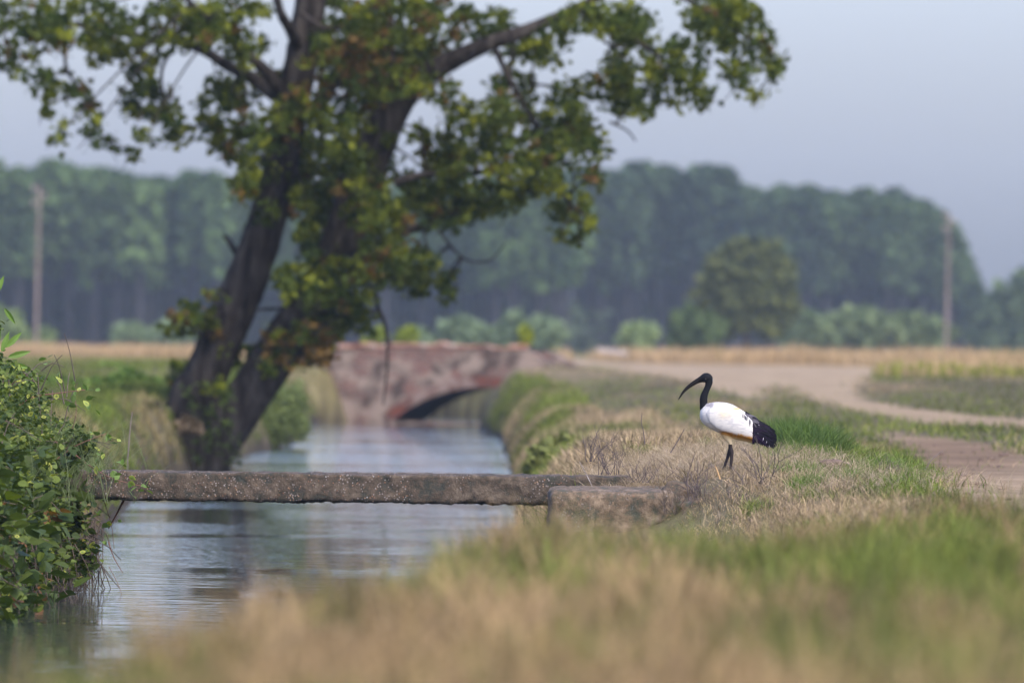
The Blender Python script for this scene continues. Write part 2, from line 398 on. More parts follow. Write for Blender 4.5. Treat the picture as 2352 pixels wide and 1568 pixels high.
# banks beyond the beam
def bank_grass(name, n, y0, y1, lo, hi, hmin, hmax, label, gadd=0., dk=1.0, w=(.008, .016)):
    x, y = scatter(n, y0, y1, lo, hi, .5); z = ground(x, y); u, v = proj(x, y, z)
    k = ~is_road(x, y, z) & (rng.random(len(x)) < .4 + .6 * vnoise(x, y, 1.0, 81)) & (z > -.02)
    x, y, u, v = x[k], y[k], u[k], v[k]
    c, t = gcolor(x / 3, y / 3, greenness(u, v, x, y) + gadd, len(x)); c = c * dk
    h = rng.uniform(hmin, hmax, len(x)) * (.45 + 1.1 * fbm(x, y, 1.8, 83))
    return blades(name, x, y, h, rng.uniform(*w, len(x)), rng.uniform(.1, .9, len(x)), c, label)
bank_grass('bank_grass', 70000, 69, 186, lambda y: xr(y) + .02, lambda y: xr(y) + 1.2 + .6 * (y < 120), .05, .20, 'tall green grass hanging over the right bank up to the brick bridge')
bank_grass('meadow_far', 60000, 82, 240, lambda y: xr(y) + 1.2, VR, .03, .12, 'low green and tan grass beside the far dirt track', .1)
bank_grass('left_bank_grass', 60000, 68, 215, lambda y: xl(y) - 1.4, lambda y: xl(y) - .02, .05, .2, 'rank green and brown grass along the left bank round the tree foot', .25, np.array([.75, .82, .62]))
bank_grass('left_meadow', 50000, 80, 250, VL, lambda y: xl(y) - 1.0, .05, .17, 'green meadow behind the leaning tree', .75, 1.0)
# standing dry crop strips
def crop(name, n, y0, y1, lo, hi, hmin, hmax, label, gfr=.15):
    x, y = scatter(n, y0, y1, lo, hi); k = ~is_road(x, y, ground(x, y)); x, y = x[k], y[k]; n = len(x)
    r = rng.random((n, 1)); c = STRAW * np.array([1.05, .93, .82]) * r + PINK * 1.15 * (1 - r)
    gm = (vnoise(x, y, 9, 91) < gfr + .12)[:, None]; c = np.where(gm, OLIVE * 1.2, c) * rng.uniform(.8, 1.2, (n, 1))
    h = rng.uniform(hmin, hmax, n) * (.35 + 1.3 * fbm(x, y * .3, 1.6, 93))
    return blades(name, x, y, h, rng.uniform(.04, .08, n), rng.uniform(.05, .4, n), c, label, 'crop', levels=2)
crop('straw_field', 42000, 285, 430, lambda y: VL(y) - 2, lambda y: y * 0 - 1.5, .25, .45, 'pale straw field stretching behind the leaning tree')
crop('straw_verge', 52000, 262, 430, lambda y: y * 0 + 1.8, lambda y: VR(y) + 2, .22, .62, 'tan dry grass strip along the far side of the dirt track')
crop('russet_verge', 14000, 168, 262, lambda y: y * .0385, lambda y: VR(y) + 1, .1, .3, 'russet grass patch on the rise right of the dirt track', .2)

# ---------------------------------------------------------------- leaves
def rotmats(n, up_bias=0.0):
    a = rng.normal(0, 1, (n, 4)); a /= np.linalg.norm(a, axis=1)[:, None]
    w_, x_, y_, z_ = a.T
    return np.stack([np.stack([1 - 2 * (y_ * y_ + z_ * z_), 2 * (x_ * y_ - z_ * w_), 2 * (x_ * z_ + y_ * w_)], -1),
                     np.stack([2 * (x_ * y_ + z_ * w_), 1 - 2 * (x_ * x_ + z_ * z_), 2 * (y_ * z_ - x_ * w_)], -1),
                     np.stack([2 * (x_ * z_ - y_ * w_), 2 * (y_ * z_ + x_ * w_), 1 - 2 * (x_ * x_ + y_ * y_)], -1)], 1)
def tilt_mats(n, tilt=.6):
    """mostly face-up leaves with a random heading and a gaussian tilt"""
    h = rng.uniform(0, 2 * np.pi, n); tx = rng.normal(0, tilt, n); ty = rng.normal(0, tilt, n)
    def Rx(a): z = 0 * a; o = z + 1; return np.stack([np.stack([o, z, z], -1), np.stack([z, np.cos(a), -np.sin(a)], -1), np.stack([z, np.sin(a), np.cos(a)], -1)], 1)
    def Ry(a): z = 0 * a; o = z + 1; return np.stack([np.stack([np.cos(a), z, np.sin(a)], -1), np.stack([z, o, z], -1), np.stack([-np.sin(a), z, np.cos(a)], -1)], 1)
    def Rz(a): z = 0 * a; o = z + 1; return np.stack([np.stack([np.cos(a), -np.sin(a), z], -1), np.stack([np.sin(a), np.cos(a), z], -1), np.stack([z, z, o], -1)], 1)
    return Rz(h) @ Rx(tx) @ Ry(ty)
def star_leaf():
    per = [(0, -.12), (.28, -.28), (.30, -.02), (.56, .12), (.32, .26), (.36, .52), (.13, .48), (0, .92),
           (-.13, .48), (-.36, .52), (-.32, .26), (-.56, .12), (-.30, -.02), (-.28, -.28)]
    V = np.array([(0, .15, .0)] + [(x, y, -.22 * (x * x + (y - .15) ** 2)) for x, y in per]); n = len(per)
    Fc = np.array([[0, 1 + i, 1 + (i + 1) % n] for i in range(n)])
    return V, Fc
def oval_leaf():
    per = [(0, 0), (.22, .12), (.36, .38), (.30, .66), (.14, .88), (0, 1.05), (-.14, .88), (-.30, .66), (-.36, .38), (-.22, .12)]
    V = np.array([(0, .5, 0.)] + [(x, y, .16 * abs(x) - .1 * (y - .4) ** 2) for x, y in per]); n = len(per)
    return V, np.array([[0, 1 + i, 1 + (i + 1) % n] for i in range(n)])
def card():
    V = np.array([(-.5, -.35, 0), (.1, -.5, .1), (.5, -.05, 0), (.2, .5, -.1), (-.4, .3, .05)])
    return V, np.array([[0, 1, 2], [0, 2, 3], [0, 3, 4]])
def instance(tpl, P, size, col, Rm, edge=None):
    TV, TF = tpl; n = len(P); k = len(TV)
    V = np.einsum('nij,kj->nki', Rm, TV) * np.asarray(size)[:, None, None] + P[:, None]
    Fc = (TF[None] + (np.arange(n) * k)[:, None, None]).reshape(-1, TF.shape[1])
    Cc = np.repeat(col[:, None], k, 1)
    if edge is not None:
        Cc = Cc.copy(); Cc[:, 1:] = Cc[:, 1:] * (1 - edge[:, None, None]) + np.array([.5, .52, .10]) * edge[:, None, None]
    return V.reshape(-1, 3), Fc, np.clip(Cc.reshape(-1, 3), 0, 1)

# ---------------------------------------------------------------- the leaning tree
TD = 123.0
tp = at(470, 1075, TD)
tree = empty('leaning_tree', (tp[0], TD, 0))
tag(tree, 'large twin trunked tree leaning right on the left bank of the ditch', 'tree')
def skel(pts, dz=None):
    P = []; r = []
    for i, p in enumerate(pts):
        off = p[3] if len(p) > 3 else 0
        P.append(at(p[0], p[1], TD + off)); r.append(p[2] * px(TD))
    return np.array(P), np.array(r)
limbs = [
 ([(456, 1120, 52), (458, 1060, 48), (452, 980, 54), (460, 900, 58), (492, 815, 56), (532, 720, 58), (575, 620, 54), (612, 510, 50), (640, 400, 46), (662, 290, 44), (686, 170, 44), (705, 60, 42), (722, -60, 40), (745, -300, 30), (770, -600, 18)], 20, .05),
 ([(472, 1120, 44), (492, 1040, 54), (545, 950, 58), (610, 850, 58, 0), (680, 745, 60, .3), (745, 650, 56, .5), (790, 540, 54, .6), (828, 420, 54, .7), (862, 330, 54, .7), (905, 245, 46, .6), (960, 185, 34, .4), (1040, 138, 26, .2), (1130, 98, 20, 0), (1220, 66, 17), (1320, 22, 14), (1400, -20, 11), (1520, -90, 7)], 20, .05),
 ([(870, 330, 40, .8), (885, 220, 36, 1), (880, 100, 34, 1.2), (878, -40, 30, 1.5), (900, -300, 20, 1.8), (930, -560, 10, 2)], 12, .05),
 ([(400, 960, 20), (425, 900, 40), (460, 850, 30), (490, 790, 24)], 12, .05),
 ([(500, 1130, 14), (505, 1075, 26), (540, 1000, 30), (590, 920, 24)], 10, .05),
 ([(650, 225, 20), (615, 170, 17, -.3), (560, 120, 13, -.6), (500, 66, 10, -.8), (450, 20, 8, -1), (400, -30, 6, -1)], 8, .05),
 ([(640, 225, 20), (580, 180, 17, .4), (520, 150, 15, .8), (478, 122, 13, 1), (420, 100, 11, 1.2), (330, 84, 9, 1.2), (230, 70, 8, 1.2), (150, 50, 7, 1.2), (60, 35, 5, 1.2), (-60, 20, 4, 1)], 8, .05),
 ([(490, 128, 10, 1), (465, 100, 10, 1), (458, 60, 8, 1), (440, 20, 7, 1), (420, -30, 6, 1)], 8, .05),
 ([(690, 120, 18), (668, 70, 15, -.5), (645, 30, 12, -.8), (630, -30, 10, -1)], 8, .05),
 ([(640, 330, 17, -.6), (700, 260, 13, -1), (755, 210, 11, -1.2), (790, 170, 10, -1.2), (800, 110, 9, -1.3), (830, 50, 8, -1.4), (860, 0, 6, -1.4)], 8, .05),
 ([(690, 30, 7, -.8), (740, 62, 7, -.8), (800, 66, 5, -.8)], 6, 0),
 ([(770, 620, 20, .4), (840, 575, 15, 0), (920, 535, 13, -.2), (1000, 512, 11, -.3), (1090, 478, 9, -.4), (1190, 440, 7, -.4), (1280, 440, 5, -.4), (1325, 490, 4, -.4)], 8, .05),
 ([(862, 660, 5, -.3), (868, 705, 5, -.3), (885, 750, 4.5, -.3), (890, 830, 3.5, -.3), (880, 930, 2, -.3)], 6, 0),
 ([(1345, 25, 5), (1370, 70, 4.5), (1395, 100, 4), (1440, 110, 3)], 6, 0),
 ([(1180, 80, 4), (1172, 170, 3), (1165, 250, 2)], 5, 0), ([(1230, 85, 4), (1222, 170, 3), (1215, 300, 2)], 5, 0),
 ([(1400, 280, 4), (1440, 300, 3), (1460, 325, 2)], 5, 0),
 ([(1000, 520, 4), (1060, 590, 3), (1120, 600, 2.5), (1160, 560, 2)], 5, 0),
 ([(700, 712, 5, .3), (640, 708, 4, .2), (585, 712, 3, .1)], 5, 0),
 ([(545, 585, 8), (528, 556, 7), (512, 540, 4)], 6, .1),
 ([(1320, 22, 10), (1420, 70, 8), (1500, 120, 6), (1560, 170, 5), (1610, 210, 3)], 6, 0),
 ([(1420, -40, 9), (1540, -20, 8), (1640, 40, 6), (1720, 90, 5), (1780, 150, 3)], 6, 0),
 ([(1130, 98, 9), (1180, 200, 7), (1240, 300, 6), (1300, 380, 4)], 6, 0),
 ([(905, 420, 12), (980, 400, 9), (1080, 400, 8), (1200, 370, 6), (1330, 330, 4)], 6, 0),
 ([(400, 100, 6, 1), (370, 170, 5, 1), (385, 260, 4, 1), (400, 330, 2, 1)], 5, 0),
 ([(160, 55, 6, 1), (150, 150, 5, 1), (190, 220, 4, 1), (220, 300, 3, 1), (290, 345, 2, 1)], 5, 0),
 ([(480, 790, 6), (450, 760, 5), (420, 735, 4)], 5, 0),
]
mb = MB(); allp = []
for i, (pts, sides, rough) in enumerate(limbs):
    P, r = skel(pts); V, Fs = tube(P, r * .87, sides * 2 if sides > 10 else sides, 9, rough * 1.3, i); mb.add(V, Fs); allp.append(smooth_path(P, r, 5)[0])
allp = np.concatenate(allp)
E = """60 30 90 55;180 40 110 60;20 130 45 45;100 95 60 35;90 190 32 40;150 185 48 30;195 225 26 45;100 245 18 22;145 300 24 32;215 300 18 45;250 330 26 16;295 350 14 10
300 90 110 45;400 50 120 55;330 165 45 40;350 230 55 40;400 300 30 45;345 300 32 22;300 220 22 40;310 260 20 20;480 50 70 45;560 105 35 40;520 15 60 30;600 25 25 22;600 95 18 16;240 120 60 25
500 185 40 18;560 200 60 32;515 250 60 38;500 300 40 38;560 320 55 50;592 400 45 50;560 425 24 24;610 490 22 26;680 330 50 70;640 195 40 35;720 420 45 50;620 290 50 50;660 420 25 30
780 50 90 60;900 40 110 70;1000 50 80 55;880 140 100 80;800 200 60 80;760 300 60 70;830 310 60 60;700 480 30 60;770 540 80 80;720 640 80 60;800 640 70 60;770 715 75 45;815 740 35 35;860 400 50 60;980 120 50 40
920 190 60 45;960 300 26 16;1005 345 50 45;1060 265 45 35;1120 320 65 50;1180 215 50 60;1000 420 75 55;1100 410 85 55;1220 370 75 60;1300 290 60 70;1350 330 45 40;1200 440 60 26;950 480 75 50;1040 495 60 26;880 500 60 50;880 590 60 55;930 600 55 40;945 645 40 26;1012 662 26 24;1034 630 9 9;990 610 20 20
1250 110 50 40;1180 95 50 40;1120 55 60 40;1290 60 35 25;1340 40 55 35;1425 40 70 45;1450 100 55 50;1400 190 50 55;1480 180 65 50;1560 140 55 50;1595 195 35 38;1440 240 42 24;1310 215 45 30;1480 250 30 16;1620 215 16 16;1530 220 30 20
1640 50 60 45;1700 90 50 40;1765 120 32 42;1690 155 45 28;1740 212 22 14;1600 25 40 28;1785 170 14 20;1660 10 60 25;1700 190 20 12;1610 110 20 18;1720 40 40 30
1310 480 40 32;1350 490 20 24;1328 545 15 14;1275 430 26 24;1330 395 45 18;1290 520 14 14;1370 410 14 10;1170 480 24 14;1110 470 40 20
430 735 38 34;480 760 34 26;395 750 12 10;490 665 10 16;520 820 32 22;600 815 42 26;432 860 45 28;485 885 26 20;620 845 16 12;560 800 20 14;440 700 14 14
760 450 55 50;790 380 50 50;700 250 40 60;870 300 34 40;940 150 50 34;840 470 50 50;1000 200 40 30;730 120 30 50;1150 250 45 40;1260 300 50 40;880 240 40 30"""
ell = [tuple(map(float, e.split())) for line in E.split('\n') for e in line.split(';')]
up = [(x + random.uniform(-60, 60), y, random.uniform(110, 170), random.uniform(80, 120)) for y in (-130, -300, -470, -640) for x in range(int(-100 - y * .5), int(1700 + y * .6), 210)]
rust = [(690, 800, 80, 34), (640, 770, 26, 20), (840, 160, 45, 80), (790, 120, 40, 50), (720, 765, 50, 26), (640, 180, 20, 20), (485, 720, 14, 22)]
LP = []; LC = []; LS = []
Lg = np.array([.078, .098, .009]); Lb = np.array([.185, .205, .014]); Ld = np.array([.035, .058, .010]); Lr = np.array([.125, .067, .018]); Lo = np.array([.12, .105, .02])
conn = MB()
for k, (ex, ey, ea, eb) in enumerate(ell + up + rust):
    isr = k >= len(ell) + len(up); isup = len(ell) <= k < len(ell) + len(up)
    area = math.pi * ea * eb
    nt_ = max(3, int(area * (.68 if ex < 350 else 1) / (285 if not isup else 2200)))
    d0 = random.uniform(-1.6, 1.6) if not isr else random.uniform(-1.3, -.6)
    if 560 < ex < 900 and 100 < ey < 700: d0 = random.choice([-1.4, -1.0, .9, 1.5, -1.2])
    dirx = random.uniform(-1, 1)
    for j in range(nt_):
        a = random.uniform(0, 6.283); rr = math.sqrt(random.random())
        cx = ex + ea * rr * math.cos(a); cy = ey + eb * rr * math.sin(a)
        dd_ = d0 + random.gauss(0, 1) * (.4 + max(ea, eb) * px(TD) * .6)
        nl = random.randint(7, 15); tb = random.random(); bright = random.random() < .32
        brz = (isr and random.random() < .8) or random.random() < (.24 if 660 < ex < 1050 and ey < 260 else .05)
        for q_ in range(nl):
            LP.append(at(cx + random.gauss(0, 10.5), cy + random.gauss(0, 8) + abs(random.gauss(0, 5)), TD + dd_ + random.gauss(0, .07)))
            t = min(max(tb + random.gauss(0, .12), 0), 1); bronze = brz and random.random() < .85
            c = Lg * (1 - t) + (Lb if bright else Ld) * t
            if bronze: c = Lr * random.uniform(.5, 1.1) + Lo * random.uniform(0, .4)
            LC.append(c); LS.append(random.uniform(.06, .125))
    if random.random() < .8 and not isup:
        c_ = at(ex, ey, TD + d0); i_ = np.argmin(np.linalg.norm(allp - c_, axis=1) + (allp[:, 2] < c_[2] - 1.2) * .5); s_ = allp[i_]
        mid = (c_ + s_) / 2 + np.array([random.uniform(-.1, .1), 0, random.uniform(.0, .2)])
        V, Fs = tube([s_, mid, c_, c_ + np.array([dirx * .3, 0, -.25])], [.022, .015, .009, .004], 5, 3); conn.add(V, Fs)
for V_, F_ in zip(conn.V, [None] * len(conn.V)): pass
off = mb.n
for kk, fl in conn.F.items(): mb.F.setdefault(kk, []).extend([f + off for f in fl])
mb.V += conn.V; mb.n += conn.n
mb.build('trunk', M_bark, tree, smooth=True)
n = len(LP)
V, Fc, Cc = instance(star_leaf(), np.array(LP), np.array(LS), np.array(LC) * rng.uniform(.8, 1.2, (n, 1)), tilt_mats(n, 1.0))
build('crown', V, [Fc], M_leaf, tree, cols=Cc)
# ivy about the foot
P = []; 
for k in range(170):
    s_ = random.random(); u0 = 415 + 120 * random.random() + 30 * s_; v0 = 880 + 190 * s_
    P.append(at(u0, v0, TD - .55 - random.random() * .35))
P = np.array(P); n = len(P); r = rng.random((n, 1))
V, Fc, Cc = instance(star_leaf(), P, rng.uniform(.05, .1, n), np.array([.10, .14, .03]) * r + np.array([.03, .05, .015]) * (1 - r), rotmats(n))
build('ivy', V, [Fc], M_leaf, tree, cols=Cc)

# ---------------------------------------------------------------- shrubs and distant trees
def plant(name, label, cat, u, vb, d, lobes, cA, cB, n=1500, leaf=.16, trunk=None, group=None, zbase=None):
    b0 = at(u, vb, d); zb = float(ground(np.array([b0[0]]), np.array([d]))[0]) if zbase is None else zbase
    t = empty(name, (b0[0], d, zb)); tag(t, label, cat, group)
    tot = sum(l[2] * l[3] for l in lobes); P = []; Cs = []
    for (lu, lv, a, b_, *sh) in lobes:
        m_ = int(n * a * b_ / tot); c0 = at(lu, lv, d); A = a * px(d); B = b_ * px(d)
        q_ = rng.normal(0, 1, (m_, 3)); q_ /= np.linalg.norm(q_, axis=1)[:, None]
        rad = rng.random((m_, 1)) ** .45
        bump = 1 + .22 * np.sin(q_[:, :1] * 5 + lu) * np.cos(q_[:, 2:] * 4 + lv) + rng.normal(0, .06, (m_, 1))
        p_ = q_ * rad * bump * np.array([A, min(A, B) * .9, B]) + c0
        tt = np.clip(.5 + .35 * rng.normal(0, 1, (m_, 1)), 0, 1)
        P.append(p_); Cs.append(np.array(cA) * tt + np.array(cB) * (1 - tt))
    P = np.concatenate(P); Cs = np.concatenate(Cs); k = P[:, 2] > zb - .05; P, Cs = P[k], Cs[k]; n_ = len(P)
    V, Fc, Cc = instance(card(), P, leaf * rng.uniform(.6, 1.5, n_), Cs, rotmats(n_))
    build('crown', V, [Fc], M_far, t, cols=Cc)
    m_ = MB(); tr = trunk or [(u, vb + 10, 3), (u, lobes[0][1], 1.5)]
    pp = np.array([at(a, b_, d) for a, b_, _ in tr]); pp[0, 2] = zb - .1
    V, Fs = tube(pp, [r_ * px(d) for *_, r_ in tr], 7, 3); m_.add(V, Fs)
    for l in lobes:
        V, Fs = tube([pp[-1] * .5 + pp[len(pp) // 2] * .5, at(l[0], l[1], d)], [1.6 * px(d), .8 * px(d)], 5, 1); m_.add(V, Fs)
    m_.build('trunk', M_bark, t, smooth=True)
    return t
gA, gB = (.145, .165, .045), (.045, .06, .027)
plant('field_tree', 'round olive green tree standing alone before the right wood', 'tree', 1716, 812, 450,
      [(1722, 585, 78, 42), (1670, 620, 55, 40), (1780, 620, 55, 50), (1650, 670, 62, 42), (1722, 660, 90, 70), (1800, 680, 38, 55), (1690, 735, 50, 40), (1770, 740, 48, 40), (1640, 700, 40, 28)], gA, gB, 5200, .30,
      [(1716, 815, 8), (1715, 760, 8), (1720, 700, 5), (1722, 600, 2)])
plant('field_shrub', 'dark green shrub at the left foot of the round tree', 'shrub', 1590, 812, 440, [(1585, 750, 48, 48), (1625, 765, 40, 45), (1560, 785, 30, 28)], (.12, .17, .05), (.05, .08, .03), 2200, .28)
plant('field_shrub', 'pale green rounded shrub standing by itself before the wood', 'shrub', 1465, 812, 480, [(1465, 780, 46, 40), (1465, 765, 25, 28)], (.26, .33, .12), (.14, .20, .08), 1300, .28)
plant('field_shrub', 'low green thicket right of the round tree reaching the pole', 'shrub', 1990, 816, 560, [(1880, 765, 70, 48), (1970, 755, 80, 48), (2070, 760, 80, 46), (2130, 775, 60, 45), (1840, 785, 50, 35)], (.17, .22, .09), (.08, .12, .05), 4200, .45)
plant('far_tree', 'bluish tree clump at the far right beyond the gap', 'tree', 2330, 820, 700, [(2330, 700, 60, 55), (2290, 750, 45, 45), (2370, 690, 60, 70), (2340, 770, 70, 45), (2270, 785, 50, 35)], (.12, .17, .07), (.05, .08, .04), 4200, .6,
      [(2330, 822, 9), (2332, 760, 7), (2335, 700, 3)])
plant('field_shrub', 'pale shrub at the foot of the left utility pole', 'shrub', 22, 812, 480, [(10, 750, 52, 45), (30, 780, 50, 35), (100, 775, 24, 28)], (.22, .29, .10), (.12, .17, .07), 1800, .3)
plant('field_shrub', 'faint green shrub before the left wood, left of the leaning tree', 'shrub', 310, 806, 560, [(300, 768, 45, 26), (395, 765, 42, 30), (350, 780, 50, 20)], (.20, .27, .12), (.12, .17, .08), 1600, .4)
plant('field_shrub', 'soft green thicket behind the brick bridge', 'shrub', 1160, 812, 480, [(1060, 765, 55, 38), (1130, 775, 60, 30), (1180, 755, 40, 45), (1250, 765, 55, 38), (960, 780, 50, 26)], (.20, .27, .13), (.11, .16, .08), 3200, .32)
plant('bridge_shrub', 'yellow green sprout just right of the hanging twig on the bridge', 'shrub', 938, 797, 209, [(938, 768, 24, 18), (925, 778, 24, 12)], (.30, .36, .05), (.14, .18, .03), 500, .10, zbase=1.68, group=None)
plant('bridge_shrub', 'yellow green sprout behind the bridge, leftmost of the three', 'shrub', 868, 797, 211, [(868, 770, 20, 18), (850, 785, 20, 10)], (.30, .36, .06), (.14, .18, .03), 450, .10, zbase=1.68)
plant('bridge_shrub', 'bright yellow green bush at the right end of the bridge', 'shrub', 1206, 797, 203, [(1206, 765, 16, 20), (1206, 785, 14, 12)], (.34, .38, .04), (.16, .20, .03), 450, .09, zbase=1.6)
plant('bank_shrub', 'leafy green bush on the far left bank between tree and bridge', 'shrub', 640, 1030, 150, [(640, 965, 60, 55), (600, 990, 55, 45), (675, 930, 34, 55), (560, 1010, 50, 40), (690, 985, 26, 30), (630, 920, 40, 30)], (.21, .26, .085), (.12, .16, .055), 7000, .045)
plant('bank_shrub', 'green weedy bush on the bank left of the tree foot', 'shrub', 270, 960, 135, [(300, 880, 60, 30), (200, 900, 60, 30), (350, 900, 50, 30), (130, 890, 60, 26)], (.15, .24, .05), (.08, .13, .03), 2600, .10)
plant('bank_shrub', 'dark brambly growth on the bank edge below the tree foot', 'shrub', 330, 1060, 118, [(300, 1010, 60, 45), (390, 1020, 50, 50), (240, 990, 55, 40), (350, 960, 60, 30)], (.13, .14, .05), (.08, .065, .04), 2600, .08)
plant('bank_shrub', 'green bush hanging over the right bank just past the beam', 'shrub', 1260, 1060, 95, [(1255, 1050, 45, 40), (1300, 1035, 45, 40), (1230, 1075, 26, 30), (1330, 1060, 50, 40)], (.24, .26, .08), (.13, .15, .05), 2600, .06)

plant('bank_shrub', 'brown withered growth on the bank right below the leaning trunks', 'shrub', 400, 1075, 121, [(410, 1040, 45, 40), (430, 1000, 40, 45), (250, 1050, 50, 35), (340, 1055, 45, 35)], (.20, .15, .09), (.07, .055, .035), 2400, .07)
plant('bank_shrub', 'tall green nettles on the left bank crest behind the bramble bush', 'shrub', 330, 935, 175, [(250, 860, 60, 22), (330, 870, 50, 25), (160, 870, 50, 22), (395, 880, 30, 25)], (.16, .27, .04), (.09, .16, .03), 2400, .12)
# woods
def topline(u):
    return np.interp(u, [-500, 0, 100, 200, 265, 285, 340, 430, 520, 700, 900, 1150, 1380, 1450, 1540, 1570, 1610, 1650, 1680, 1800, 1900, 2000, 2065, 2100, 2150, 2180, 2205, 2235, 2260],
                        [385, 388, 384, 390, 392, 418, 408, 404, 416, 420, 430, 418, 392, 386, 388, 400, 372, 400, 432, 438, 440, 452, 440, 458, 490, 540, 585, 640, 790])
def wood(name, label, u0, u1, d0, d1, n, tone):
    mb = MB(); LP = []; LC = []; LS = []
    for k in range(n):
        row = k % 9
        u = random.uniform(u0, u1); d = d0 + row * (d1 - d0) / 9 + random.uniform(-4, 4)
        vt = float(topline(u + random.uniform(-8, 8))) + random.uniform(-6, 20) + 9 * math.sin(u / 27) + 8 * math.sin(u / 10.3 + 1) + abs(random.gauss(0, 6))
        top = at(u, vt, d); zb = 1.1; H = top[2] - zb
        if H < 3: continue
        x0 = at(u, 800, d)[0]
        sway = random.uniform(-.3, .3)
        V, Fs = tube([(x0, d, zb), (x0 + sway, d, zb + H * .5), (x0 + sway, d, zb + H * .95)], [.24, .17, .05], 5, 1)
        mb.add(V, Fs, np.array([.035, .032, .036]) * random.uniform(.4, 1.3))
        cw = random.uniform(1.1, 2.3) * (H / 17) ** .5; low = random.uniform(.38, .52)
        m_ = 300; hh = rng.random(m_) ** .8 * (1 - low) + low
        prof = np.clip(1.05 - ((hh - .68) / .36) ** 2, .12, 1) ** .7 
        a = rng.uniform(0, 6.283, m_); r_ = cw * prof * np.sqrt(rng.random(m_))
        P = np.stack([x0 + sway + r_ * np.cos(a), d + r_ * np.sin(a), zb + H * hh], -1); LP.append(P)
        tt = random.random(); cA = np.array(tone[0]) * tt + np.array(tone[1]) * (1 - tt)
        LC.append(cA * random.uniform(.85, 1.15) * rng.uniform(.6, 1.3, (m_, 1))); LS.append(rng.uniform(.4, .95, m_))
    for k in range(int(n * 1.0)):          # undergrowth
        u = random.uniform(u0, u1); d = random.uniform(d0 + 12, d1); m_ = 40
        c0 = at(u, 800, d)
        if float(topline(u)) > 700: continue
        hgt = random.uniform(1, 5)
        P = np.stack([c0[0] + rng.normal(0, 1.6, m_), d + rng.normal(0, 1.2, m_), 1.1 + hgt * rng.random(m_)], -1); LP.append(P)
        LC.append(np.array([.05, .07, .035]) * rng.uniform(.5, 1.3, (m_, 1))); LS.append(rng.uniform(.5, 1.2, m_))
    P = np.concatenate(LP); V, Fc, Cc = instance(card(), P, np.concatenate(LS), np.concatenate(LC), rotmats(len(P)))
    mb.add(V, [Fc], Cc)
    o = mb.build(name, M_far); tag(o, label, 'wood', kind='stuff'); return o
wood('woods', 'hazy green poplar wood across the left horizon', -260, 1300, 720, 830, 760, ((.095, .15, .045), (.035, .065, .022)))
wood('woods', 'bluish dark poplar wood across the right horizon ending in a gap', 1180, 2235, 800, 920, 620, ((.065, .105, .035), (.025, .045, .022)))
wood('woods', 'low distant treeline filling the gap on the right', 2150, 2500, 1100, 1160, 0, ((.09, .15, .05), (.05, .08, .04))) if False else None
plant('far_tree', 'small faint distant trees seen in the gap between the woods', 'tree', 2240, 818, 900, [(2235, 770, 35, 45), (2270, 790, 40, 30), (2215, 740, 20, 60)], (.10, .15, .07), (.05, .08, .04), 1600, .8)

# ---------------------------------------------------------------- poles
M_pole = solid('weathered_wood', [(.3, (.14, .11, .09)), (.7, (.24, .19, .16))], 3, .85, .2, 12, stretch=(1, 1, .2))
M_dark = solid('dark_metal', [(.3, (.10, .09, .09)), (.7, (.18, .16, .16))], 4, .6, 0)
M_ins = solid('insulator_glaze', [(.3, (.35, .25, .23)), (.7, (.45, .33, .3))], 4, .3, 0)
def pole(label, ub, ut, vt, d, r):
    top = at(ut, vt, d); bx = at(ub, 815, d); zb = float(ground(np.array([bx[0]]), np.array([d]))[0])
    t = empty('utility_pole', (bx[0], d, zb)); tag(t, label, 'utility pole')
    V, Fs = tube([(bx[0], d, zb - .3), ((bx[0] + top[0]) / 2, d, (zb + top[2]) / 2), top], [r, r * .85, r * .68], 14, 3); MB().add(V, Fs).build('pole', M_pole, t, smooth=True)
    for k, (dx, dz_) in enumerate([(-.14, -.15), (.14, -.45), (-.14, -.75)]):
        p = top + np.array([dx * .6, 0, dz_])
        V, Fs = tube([top + np.array([0, 0, dz_ - .1]), p + np.array([dx, 0, -.08]), p + np.array([dx, 0, .04])], [.02, .02, .02], 6, 2); br = MB().add(V, Fs).build('bracket', M_dark, t)
        V, Fs = tube([p + np.array([dx, 0, .03]), p + np.array([dx, 0, .07]), p + np.array([dx, 0, .12]), p + np.array([dx, 0, .2])], [.028, .05, .035, .018], 10, 1)
        MB().add(V, Fs).build('insulator', M_ins, br, smooth=True)
    return t
pole('weathered grey utility pole at the left before the wood', 82, 90, 428, 372, .08)
pole('weathered utility pole at the right end of the wood', 2172, 2180, 490, 410, .08)

# ---------------------------------------------------------------- brick bridge
mt, nt, out = newmat('old_brick'); N = nt.nodes.new; L = nt.links.new
tc = N('ShaderNodeTexCoord'); sx = N('ShaderNodeSeparateXYZ'); L(tc.outputs['Object'], sx.inputs[0]); cb = N('ShaderNodeCombineXYZ')
ad = N('ShaderNodeMath'); ad.operation = 'ADD'; L(sx.outputs['X'], ad.inputs[0]); L(sx.outputs['Y'], ad.inputs[1]); L(ad.outputs[0], cb.inputs['X']); L(sx.outputs['Z'], cb.inputs['Y'])
bt = N('ShaderNodeTexBrick'); bt.inputs['Scale'].default_value = 1; bt.inputs['Brick Width'].default_value = .24; bt.inputs['Row Height'].default_value = .07; bt.inputs['Mortar Size'].default_value = .01
bt.inputs['Color1'].default_value = (.17, .055, .03, 1); bt.inputs['Color2'].default_value = (.075, .042, .028, 1); bt.inputs['Mortar'].default_value = (.2, .16, .13, 1); L(cb.outputs[0], bt.inputs['Vector'])
n1_ = N('ShaderNodeTexNoise'); n1_.inputs['Scale'].default_value = 1.9; n1_.inputs['Detail'].default_value = 7; n1_.inputs['Roughness'].default_value = .6; L(tc.outputs['Object'], n1_.inputs['Vector'])
